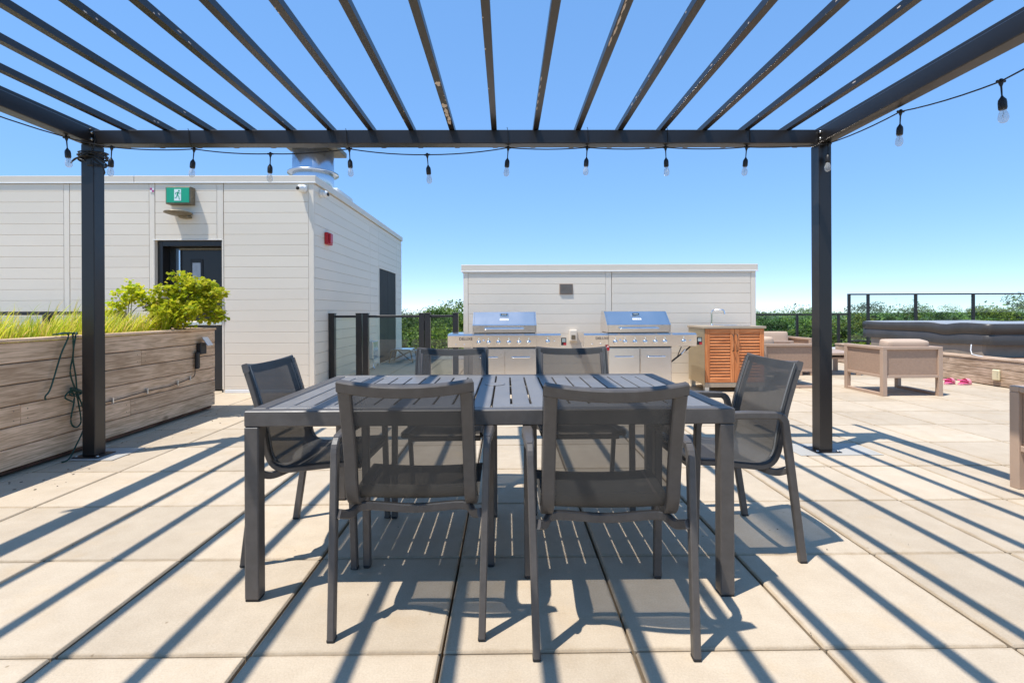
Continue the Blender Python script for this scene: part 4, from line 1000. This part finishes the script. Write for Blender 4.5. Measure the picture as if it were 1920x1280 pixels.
# ------------------------------------------------------------------ sink cabinet
SC = thing('sink_cabinet', 'orange louvred wood sink cabinet with a curved tap', 'cabinet', (3.03, 6.62, 0))
def sb(name, x0, x1, y0, y1, z0, z1, ch=.003, mat='cabinet_metal', parent=SC, center=False): return MB().box(x0, x1, y0, y1, z0, z1, ch).build(name, M[mat], parent, center)
sb('carcass', -.400, .400, .022, .60, .095, .838, .004)
sb('plinth', -.400, .400, .0, .0215, .062, .122, .003, 'counter')
sb('counter_top', -.415, .415, -.018, .615, .840, .872, .004, 'counter')
for x in (-.36, .36):
    for y in (.06, .54): sb('foot', x - .03, x + .03, y - .03, y + .03, .0, .094, .003, 'zinc')
for s, x0, x1 in ((-1, -.392, -.003), (1, .003, .392)):
    d = sb('door', x0 + .0, x0 + .058, -.002, .020, .126, .836, .003, 'wood_door', SC, True)
    base = d.location
    def dp(name, a, b_, z0, z1, y0=-.002, y1=.020, mat='wood_door', ch=.003):
        return MB().box(a - base.x, b_ - base.x, y0 - base.y, y1 - base.y, z0 - base.z, z1 - base.z, ch).build(name, M[mat], d)
    dp('stile', x1 - .058, x1, .126, .836)
    dp('top_rail', x0 + .0585, x1 - .0585, .778, .836, mat='wood_slat'); dp('bottom_rail', x0 + .0585, x1 - .0585, .126, .172, mat='wood_slat')
    nsl = 15; hh = (.776 - .174) / nsl
    for k in range(nsl):
        zc = .174 + (k + .5) * hh
        mb = MB(); mb.box(x0 + .0588, x1 - .0588, -.004, .004, -hh * .56, hh * .56, .0015, Matrix.Translation((0, .011, zc)) @ Matrix.Rotation(R(-24), 4, 'X'))
        mb.v = [(v[0] - base.x, v[1] - base.y, v[2] - base.z) for v in mb.v]; sl_ = mb.build('slat', M['wood_slat'], d, True)
    hx = (x1 - .025) if s < 0 else (x0 + .025)
    hb = MB().tube([(hx - base.x, -.002 - base.y, .76 - base.z), (hx - base.x, -.030 - base.y, .755 - base.z), (hx - base.x, -.030 - base.y, .545 - base.z), (hx - base.x, -.002 - base.y, .54 - base.z)], .006, 8); hb.build('handle', M['black_matte'], d)
MB().tube(roundpath([(-.165, .35, .872), (-.165, .35, 1.09), (-.03, .27, 1.09), (-.02, .265, 1.03)], .05, 7), .011, 10).build('tap', M['chrome'], SC)
MB().lathe([(.025, .872), (.025, .885), (.012, .895)], c=(-.165, .35, 0), n=16).build('tap_base', M['chrome'], SC)
rim = MB(); rim.box(-.10, .26, .10, .115, .873, .879, .002); rim.box(-.10, .26, .465, .48, .873, .879, .002); rim.box(-.10, -.085, .116, .464, .873, .879, .002); rim.box(.245, .26, .116, .464, .873, .879, .002); rim.build('sink_rim', M['steel'], SC)
sb('sink_bowl', -.084, .244, .116, .464, .8725, .8745, 0, 'steel')

# ------------------------------------------------------------------ lounge furniture
def pillow(mb, x0, x1, y0, y1, z0, z1, bulge=.02, M_=None, n=8):
    """soft block: a subdivided box pushed out in the middle of every face with rounded edges"""
    c = Vector(((x0 + x1) / 2, (y0 + y1) / 2, (z0 + z1) / 2)); h = Vector(((x1 - x0) / 2, (y1 - y0) / 2, (z1 - z0) / 2)); r = min(h) * .34
    vs_ = []; fs = []
    for ax in range(3):
        for sg in (-1, 1):
            u, w = (ax + 1) % 3, (ax + 2) % 3; o_ = len(vs_)
            for i in range(n + 1):
                for j in range(n + 1):
                    p = Vector((0, 0, 0)); p[ax] = sg; p[u] = math.sin((-1 + 2 * i / n) * math.pi / 2); p[w] = math.sin((-1 + 2 * j / n) * math.pi / 2)
                    q = Vector((p[0] * h[0], p[1] * h[1], p[2] * h[2])); inner = Vector([max(-h[k] + r, min(h[k] - r, q[k])) for k in range(3)])
                    dd = q - inner
                    if dd.length > 1e-6: q = inner + dd.normalized() * r
                    q[ax] += sg * bulge * (1 - p[u] ** 2) * (1 - p[w] ** 2)
                    vs_.append(q + c)
            for i in range(n):
                for j in range(n):
                    a = o_ + i * (n + 1) + j; f = (a, a + n + 1, a + n + 2, a + 1); fs.append(f if sg > 0 else f[::-1])
    if M_ is not None: vs_ = [M_ @ v for v in vs_]
    mb.add([tuple(v) for v in vs_], fs, True); return mb
def lounge(label, loc, rz, w=.76, d=.72, nb=1, group='beige lounge seats', name='lounge_armchair', cat='chair'):
    t = thing(name, label, cat, loc, rz, group); tm = M['taupe']; p = .056; H = .617      # faces +Y, origin in the middle of the footprint
    def b(nm, x0, x1, y0, y1, z0, z1, ch=.003, mat=tm): return MB().box(x0, x1, y0, y1, z0, z1, ch).build(nm, mat, t)
    hw, hd = w / 2, d / 2
    for x0 in (-hw, hw - p):
        for y0 in (-hd, hd - p): b('leg', x0, x0 + p, y0, y0 + p, 0, H - .036)
        b('arm', x0, x0 + p, -hd, hd, H - .035, H)
        b('sled_rail', x0 + .006, x0 + p - .006, -hd + p + .001, hd - p - .001, 0.001, .036)
        b('side_lower_rail', x0 + .006, x0 + p - .006, -hd + p + .001, hd - p - .001, .228, .262)
        xm = x0 + p / 2; b('side_panel', xm - .006, xm + .006, -hd + p + .001, hd - p - .001, .263, H - .036, .001, M['taupe_cloth'])
    b('back_rail', -hw + p + .001, hw - p - .001, -hd, -hd + p, H - .035, H); b('back_lower_rail', -hw + p + .001, hw - p - .001, -hd + .006, -hd + p - .006, .228, .262)
    b('back_panel', -hw + p + .001, hw - p - .001, -hd + p / 2 - .006, -hd + p / 2 + .006, .263, H - .036, .001, M['taupe_cloth'])
    b('front_rail', -hw + p + .001, hw - p - .001, hd - p, hd - .006, .228, .285)
    sw = (w - 2 * p - .01) / nb
    for k in range(nb):
        a = -hw + p + .005 + k * sw
        pillow(MB(), a, a + sw - .006, -hd + p + .015, hd - .01, .29, .43, .012).build('seat_cushion', M['cushion'], t)
        Mx = Matrix.Translation((a + sw / 2, -hd + p + .12, .425)) @ Matrix.Rotation(R(9), 4, 'X')
        pillow(MB(), -sw / 2 + .05, sw / 2 - .055, -.085, .085, .01, .275, .006, Mx).build('back_cushion', M['cushion'], t)
    return t
lounge('beige cushioned armchair with its back to us, right of the pergola post', (5.075, 6.56, 0), 0)
lounge('beige armchair seen from its side behind the orange sink cabinet', (3.96, 7.27, 0), R(-90), w=.76, d=.84)
lounge('beige armchair cut off at the right edge of the view', (3.46, 2.69, 0), R(-88), w=.70, d=.76)
lounge('beige two seat sofa farther back, facing us behind the side-on armchair', (4.30, 8.65, 0), R(180), w=1.6, d=.78, nb=2, name='lounge_sofa', cat='sofa')
CT = thing('coffee_table', 'low brown coffee table between the lounge seats', 'table', (5.35, 8.55, 0))
MB().box(-.55, .55, -.35, .35, .335, .375, .004).build('top', M['taupe'], CT)
for x in (-.52, .46):
    for y in (-.32, .26): MB().box(x, x + .06, y, y + .06, 0, .334, .003).build('leg', M['taupe'], CT)
MB().box(-.50, .50, -.30, .30, .27, .30, .003).build('shelf', M['taupe_cloth'], CT)
BP = thing('brass_pot', 'round golden glazed pot on the floor behind the pergola post', 'pot', (4.28, 7.75, 0))
MB().lathe([(.05, 0), (.10, .02), (.145, .10), (.14, .17), (.10, .22), (.085, .235), (.075, .225)], n=28).build('pot', M['brass'], BP)

# ------------------------------------------------------------------ hot tub
HT = thing('hot_tub', 'covered hot tub set in weathered boards on the right', 'hot tub', (8.2, 8.4, 0))
ho = Vector((8.2, 8.4, 0))
def hb(name, x0, x1, y0, y1, z0, z1, ch=.004, mat='wood_spa', center=True): return MB().box(x0 - ho.x, x1 - ho.x, y0 - ho.y, y1 - ho.y, z0, z1, ch).build(name, M[mat], HT, center)
HX, HY0, HY1 = 6.87, 5.7, 10.4
hr = random.Random(2)
for k in range(3):
    cuts = [HY0, 7.5 + hr.uniform(-.6, .6), HY1]
    for a, b_ in zip(cuts[:-1], cuts[1:]): hb('side_board', HX + hr.uniform(-.002, .002), HX + .03, a + .0015, b_ - .0015, .012 + k * .1165, .012 + (k + 1) * .1165 - .005)
    hb('front_board', HX + .031, 9.8, HY0, HY0 + .03, .012 + k * .1165, .012 + (k + 1) * .1165 - .005, mat='wood_slat' if False else 'wood_spa')
for k in range(2): hb('deck_board', HX - .012 + k * .142, HX - .012 + k * .142 + .137, HY0 - .01, HY1, .362, .390)
for k in range(9): hb('deck_board', HX + .276, 9.8, HY0 - .01 + k * .142, HY0 - .01 + k * .142 + .137, .362, .390)
hb('tub_wall', 7.20, 9.22, 7.48, 9.85, .20, .60, .03, 'shell')
hb('inner_frame', HX + .04, 9.7, HY0 + .04, HY1 - .03, .0, .355, 0, 'wood_base')
def spa_cover():
    x0, x1, y0, y1 = 7.16, 9.40, 7.36, 9.98; n = 22; r = np.random.default_rng(8)
    per = []
    for i in range(n): per.append((x0 + (x1 - x0) * i / n, y0))
    for i in range(n): per.append((x1, y0 + (y1 - y0) * i / n))
    for i in range(n): per.append((x1 - (x1 - x0) * i / n, y1))
    for i in range(n): per.append((x0, y1 - (y1 - y0) * i / n))
    m = len(per); cx, cy = (x0 + x1) / 2, (y0 + y1) / 2; ph = r.uniform(0, 6, 6)
    def wav(i, k): a = 2 * math.pi * i / m; return .5 * math.sin(5 * a + ph[k % 6]) + .35 * math.sin(9 * a + ph[(k + 1) % 6]) + .25 * math.sin(17 * a + ph[(k + 2) % 6])
    levels = [(.002, .545, .016), (.004, .60, .012), (.0, .690, .005), (-.012, .698, .003), (-.012, .708, .003), (.006, .72, .004), (.008, .80, .006), (.006, .846, .005), (-.012, .866, .004), (-.10, .874, .006), (-.45, .862, .012), (-.85, .868, .010), (-1.08, .876, .006)]
    vs_ = []; fs = []
    for L_, (out, z, amp) in enumerate(levels):
        for i, (x, y) in enumerate(per):
            dx, dy = x - cx, y - cy; k = max(abs(dx) / (x1 - x0), abs(dy) / (y1 - y0)) * 2
            sx = (dx / ((x1 - x0) / 2)); sy = (dy / ((y1 - y0) / 2))
            px = x + out * sx + amp * wav(i, L_ // 3) * (1 if abs(sx) > .98 else 0); py = y + out * sy + amp * wav(i, L_ // 3) * (1 if abs(sy) > .98 else 0)
            # the cover folds along its middle and sags a little beside the hinge
            hinge = math.exp(-((y - (cy - .55)) / .20) ** 2); zz = z + (.4 * amp * wav(i, L_)) - (.035 * hinge if z > .65 else .02 * hinge) + (.014 * math.sin(2.2 * (y - y0)) if z > .8 else 0)
            vs_.append((px - ho.x, py - ho.y, zz))
    cut = 8
    for L_ in range(cut):
        for i in range(m): fs.append((L_ * m + i, L_ * m + (i + 1) % m, (L_ + 1) * m + (i + 1) % m, (L_ + 1) * m + i))
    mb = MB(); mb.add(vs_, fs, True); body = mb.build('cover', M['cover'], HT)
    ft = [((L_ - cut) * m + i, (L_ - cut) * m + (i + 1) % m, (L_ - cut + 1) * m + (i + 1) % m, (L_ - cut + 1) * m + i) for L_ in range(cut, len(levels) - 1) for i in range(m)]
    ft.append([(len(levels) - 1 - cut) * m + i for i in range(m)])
    tp = MB(); tp.add(vs_[cut * m:], ft, True); o_ = tp.build('cover_top', M['cover_top'], body); o_['label'] = 'pale top of the cover with sky glare painted into its colour'
    return body
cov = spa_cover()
MB().tube([(7.05 - ho.x, 7.52 - ho.y, .55), (7.02 - ho.x, 7.50 - ho.y, .47), (7.03 - ho.x, 7.49 - ho.y, .405), (6.98 - ho.x, 7.35 - ho.y, .396), (6.93 - ho.x, 7.22 - ho.y, .396)], .008, 6).build('tie_strap', M['white'], cov)
SOX = thing('cover_plate', 'cream weatherproof outlet cover on the hot tub boards', 'outlet', (6.869, 6.93, .165))
MB().box(-.045, -.002, -.05, .05, -.075, .075, .012).build('cover', M['cream'], SOX)
for k in range(6): MB().box(-.050, -.0455, -.048, -.030, -.06 + k * .021, -.05 + k * .021, .002).build('rib', M['cream'], SOX)
def slipper(loc, rz, label):
    t = thing('slipper', label, 'slipper', loc, rz, 'pink slippers by the hot tub')
    sole = [(.047 * (1 + .18 * math.sin(a)) * math.cos(a), .128 * math.sin(a)) for a in np.linspace(0, 2 * math.pi, 24, endpoint=False)]
    MB().prism(sole, .0, .022).build('sole', M['pink_pale'], t)
    MB().prism([(x * .86, y * .9) for x, y in sole], .0222, .026).build('footbed', M['pink'], t)
    up = MB(); vs_ = []; fs = []; n, m = 10, 14
    for i in range(n):
        y = -.012 + .138 * i / (n - 1); k = math.sqrt(max(0.015, 1 - (max(0, y - .02) / .108) ** 2)); w = .054 * k; h = .066 * (k ** .6)
        for j in range(m):
            a = math.pi * j / (m - 1); vs_.append((w * math.cos(a), y - .02 * math.sin(a) * (1 - i / (n - 1)) * -1, .020 + h * math.sin(a)))
    for i in range(n - 1):
        for j in range(m - 1): a = i * m + j; fs.append((a, a + 1, a + m + 1, a + m))
    up.add(vs_, fs, True); up.build('upper', M['pink_pale'], t)
    MB().tube([(.050 * math.cos(a), .0 - .118 * math.sin(a), .052 + .018 * math.sin(a)) for a in np.linspace(0, math.pi, 14)], .009, 6).build('heel_strap', M['pink'], t)
slipper((6.44, 7.22, .001), R(-62), 'pink foam slipper on the left of the pair')
slipper((6.60, 7.15, .001), R(-72), 'pink foam slipper on the right of the pair')

# dry leaf crumbs on the slabs
cr_ = random.Random(77); crumbs = MB()
for k in range(90):
    x, y = (cr_.uniform(-3.25, -2.8), cr_.uniform(3.0, 5.6)) if k < 55 else (cr_.uniform(-2.5, 3), cr_.uniform(1.5, 6))
    a = cr_.uniform(0, 6.3); s_ = cr_.uniform(.003, .009) if k < 55 else cr_.uniform(.002, .004)
    crumbs.prism([(x + s_ * math.cos(a + t) * (1 if i % 2 else .5), y + s_ * math.sin(a + t)) for i, t in enumerate((0, 1.6, 3.1, 4.7))], .0025, .0042)
tag(crumbs.build('leaf_crumbs', M['bark']), 'scattered dry leaf crumbs on the slabs beside the planter', 'debris', kind='stuff')

# ------------------------------------------------------------------ trees beyond the roof
def tree_meshes(seed, height, rx, leaf, nclump, per):
    r = np.random.default_rng(seed); H = height
    cr0, cr1 = .30 * H, H; cz = (cr0 + cr1) / 2; rz = (cr1 - cr0) / 2
    cl = []
    while len(cl) < nclump:
        d = r.normal(size=3); d /= np.linalg.norm(d); k = r.random() ** .38
        lob = 1 + .22 * math.sin(3 * math.atan2(d[1], d[0]) + seed) + .15 * math.sin(5 * d[2] + seed * 2)
        p = np.array([d[0] * rx * k * lob, d[1] * rx * k * lob, cz + d[2] * rz * k * (1 + .06 * math.sin(seed + 7 * d[0]))])
        cl.append((p, r.uniform(.55, 1.15) * rx * .30))
    N_ = nclump * per; cen = np.repeat(np.array([c[0] for c in cl]), per, 0); rad = np.repeat(np.array([c[1] for c in cl]), per)
    d = r.normal(size=(N_, 3)); d /= np.linalg.norm(d, axis=1)[:, None]
    P = cen + d * (rad * r.random(N_) ** .35)[:, None] * np.array([1.15, 1.15, .75])
    nn = d * .8 + r.normal(size=(N_, 3)) * .55 + np.array([0, 0, .5]); nn /= np.linalg.norm(nn, axis=1)[:, None]
    t = np.cross(nn, r.normal(size=(N_, 3))); t /= np.linalg.norm(t, axis=1)[:, None]; b = np.cross(nn, t)
    s = leaf * r.uniform(.5, 1.25, N_)[:, None]
    q = np.stack([P - t * s, P - b * s * .6 , P + t * s * 1.1, P + b * s * .6], 1).reshape(-1, 3)
    me = bpy.data.meshes.new('crown'); me.vertices.add(N_ * 4); me.vertices.foreach_set('co', q.ravel().astype(np.float32))
    me.loops.add(N_ * 4); me.loops.foreach_set('vertex_index', np.arange(N_ * 4, dtype=np.int32)); me.polygons.add(N_)
    me.polygons.foreach_set('loop_start', np.arange(0, N_ * 4, 4, dtype=np.int32)); me.update(calc_edges=True)
    tk = MB(); tr = H * .022
    tk.tube([(0, 0, -.6), (.05, 0, H * .2), (-.1, .1, H * .5), (0, .1, H * .85)], tr, 8)
    for i in range(7):
        e = cl[int(r.integers(nclump))][0]; z0 = H * r.uniform(.25, .5); tk.tube(smoothpath([(0, 0, z0), (e[0] * .5, e[1] * .5, z0 + (e[2] - z0) * .6), tuple(e)], 3), tr * .35, 5)
    return me, tk.mesh('trunk')
kinds = []
for i, (h, rx, leaf, nc, per, mat) in enumerate(((16.0, 5.2, .15, 62, 300, 'tree_a'), (15.0, 4.4, .14, 50, 300, 'tree_b'), (17.0, 4.4, .145, 54, 300, 'tree_c'), (14.5, 5.6, .145, 62, 300, 'tree_b'), (16.5, 5.8, .155, 66, 300, 'tree_a'))):
    c, t = tree_meshes(40 + i, h, rx, leaf, nc, per); c.materials.append(M[mat]); t.materials.append(M['bark']); kinds.append((c, t, h))
tn = random.Random(31)
lab_of = {0: 'mid green broad tree in the woodland beyond the roof edge', 4: 'mid green broad tree in the woodland beyond the roof edge', 1: 'yellow green tree in the woodland beyond the roof edge',
          3: 'yellow green tree in the woodland beyond the roof edge', 2: 'dark green tall tree in the woodland beyond the roof edge'}
def tree(x, y, k, top):
    """top: height of the crown's tip above the deck"""
    c, t, h = kinds[k]; s = (top - GZ) / h
    e = thing('tree', lab_of[k], 'tree', (x, y, GZ), tn.uniform(0, 6.28), lab_of[k].split(' in the')[0] + 's'); w = s * tn.uniform(.9, 1.15); e.scale = (w, w, s)
    for nm, me in (('crown', c), ('trunk', t)):
        o_ = bpy.data.objects.new(nm, me); COL.objects.link(o_); o_.parent = e
# near trees, seen in the gap left of the grills and between the low building and the post
for ang, dist, k, top in ((-15.5, 44, 3, -.6), (-12.5, 50, 1, .7), (-10.0, 42, 0, -.8), (-7.4, 46, 3, .1), (-5.0, 52, 4, -.4), (-13.8, 66, 4, 1.6), (-9.0, 68, 2, 2.0), (-6.0, 70, 0, 1.9), (-11.2, 34, 1, -3.2), (-6.5, 35, 3, -3.0), (-17, 60, 0, 1.2), (-3, 60, 2, 1.4), (-8.3, 30, 0, -4.4), (-14.2, 31, 3, -4.0),
                          (26, 62, 4, -1.4), (27.5, 48, 0, -2.4), (29.5, 56, 2, -.4), (31.5, 46, 3, -1.9), (33.5, 58, 4, .2), (36, 50, 1, -1.2), (28.2, 34, 3, -4.4), (32.3, 33, 1, -3.6), (34.8, 36, 3, -3.2), (37.5, 60, 2, .1), (39.5, 72, 0, .9), (35.2, 40, 0, -2.2), (30.3, 38, 0, -3.0), (26.5, 38, 2, -3.0)):
    a = R(ang); tree(dist * math.sin(a), dist * math.cos(a), k, top)
for i in range(14):
    a = R(24 + i * 2.5 + tn.uniform(-.7, .7)); d = tn.uniform(82, 120)
    tree(d * math.sin(a), d * math.cos(a), tn.choice([0, 1, 2, 3, 4, 2, 0]), tn.uniform(-2.4, 1.8) if i < 5 else tn.uniform(-1.5, 3.4))
for i in range(6):
    a = R(38 + i * 3.3 + tn.uniform(-.8, .8)); d = tn.uniform(58, 76)
    tree(d * math.sin(a), d * math.cos(a), [1, 0, 3, 2, 3, 0][i], tn.uniform(-3.2, 1.2))
for i in range(8):
    a = R(-19 + i * 2.4 + tn.uniform(-.4, .4)); d = tn.uniform(85, 120)
    tree(d * math.sin(a), d * math.cos(a), tn.choice([0, 2, 4]), tn.uniform(-1.5, 2.2))
# far woodland: one mass of crowns out to the horizon
def woodland():
    r = np.random.default_rng(12); nc, per = 620, 480; n = nc * per
    a = np.radians(r.uniform(-62, 74, nc)); d = 128 * np.exp(r.random(nc) ** 1.3 * 2.2)
    x, y = d * np.sin(a), d * np.cos(a)
    roll = 1.0 * np.sin(x * .021 + 1.2) + .8 * np.sin(x * .047 + y * .011)
    top = GZ + 13.2 + roll + r.normal(size=nc) * 1.9 + d * .006
    rad = r.uniform(4.0, 8.0, nc) * (1 + d / 700)
    C = np.repeat(np.stack([x, y, top - rad * .9], 1), per, 0); RR = np.repeat(rad, per); D = np.repeat(d, per)
    u = r.normal(size=(n, 3)); u[:, 2] = np.abs(u[:, 2]) * 1.1 - .35; u[:, 1] -= .25; u /= np.linalg.norm(u, axis=1)[:, None]
    bump = 1 + .16 * np.sin(u[:, 0] * 7 + C[:, 0]) * np.cos(u[:, 2] * 6 + C[:, 1])
    P = C + u * (RR * bump * r.uniform(.78, 1.04, n))[:, None] * np.array([1, 1, .9])
    s = (RR * .042)[:, None] * r.uniform(.5, 1.3, n)[:, None]
    nn = u * 1.0 + r.normal(size=(n, 3)) * .45; nn /= np.linalg.norm(nn, axis=1)[:, None]
    t = np.cross(nn, r.normal(size=(n, 3))); t /= np.linalg.norm(t, axis=1)[:, None]; b = np.cross(nn, t)
    q = np.stack([P - t * s, P - b * s * .8, P + t * s, P + b * s * .8], 1).reshape(-1, 3)
    me = bpy.data.meshes.new('woodland'); me.vertices.add(n * 4); me.vertices.foreach_set('co', q.ravel().astype(np.float32))
    me.loops.add(n * 4); me.loops.foreach_set('vertex_index', np.arange(n * 4, dtype=np.int32)); me.polygons.add(n)
    me.polygons.foreach_set('loop_start', np.arange(0, n * 4, 4, dtype=np.int32)); me.update(calc_edges=True)
    me.materials.append(leaf_material('woodland_leaf', (0.05, 0.095, 0.018), (0.22, 0.30, 0.045), 0.25, 0.09)); o_ = bpy.data.objects.new('woodland', me); COL.objects.link(o_)
    tag(o_, 'distant green woodland stretching to the horizon', 'woodland', kind='stuff')
woodland()
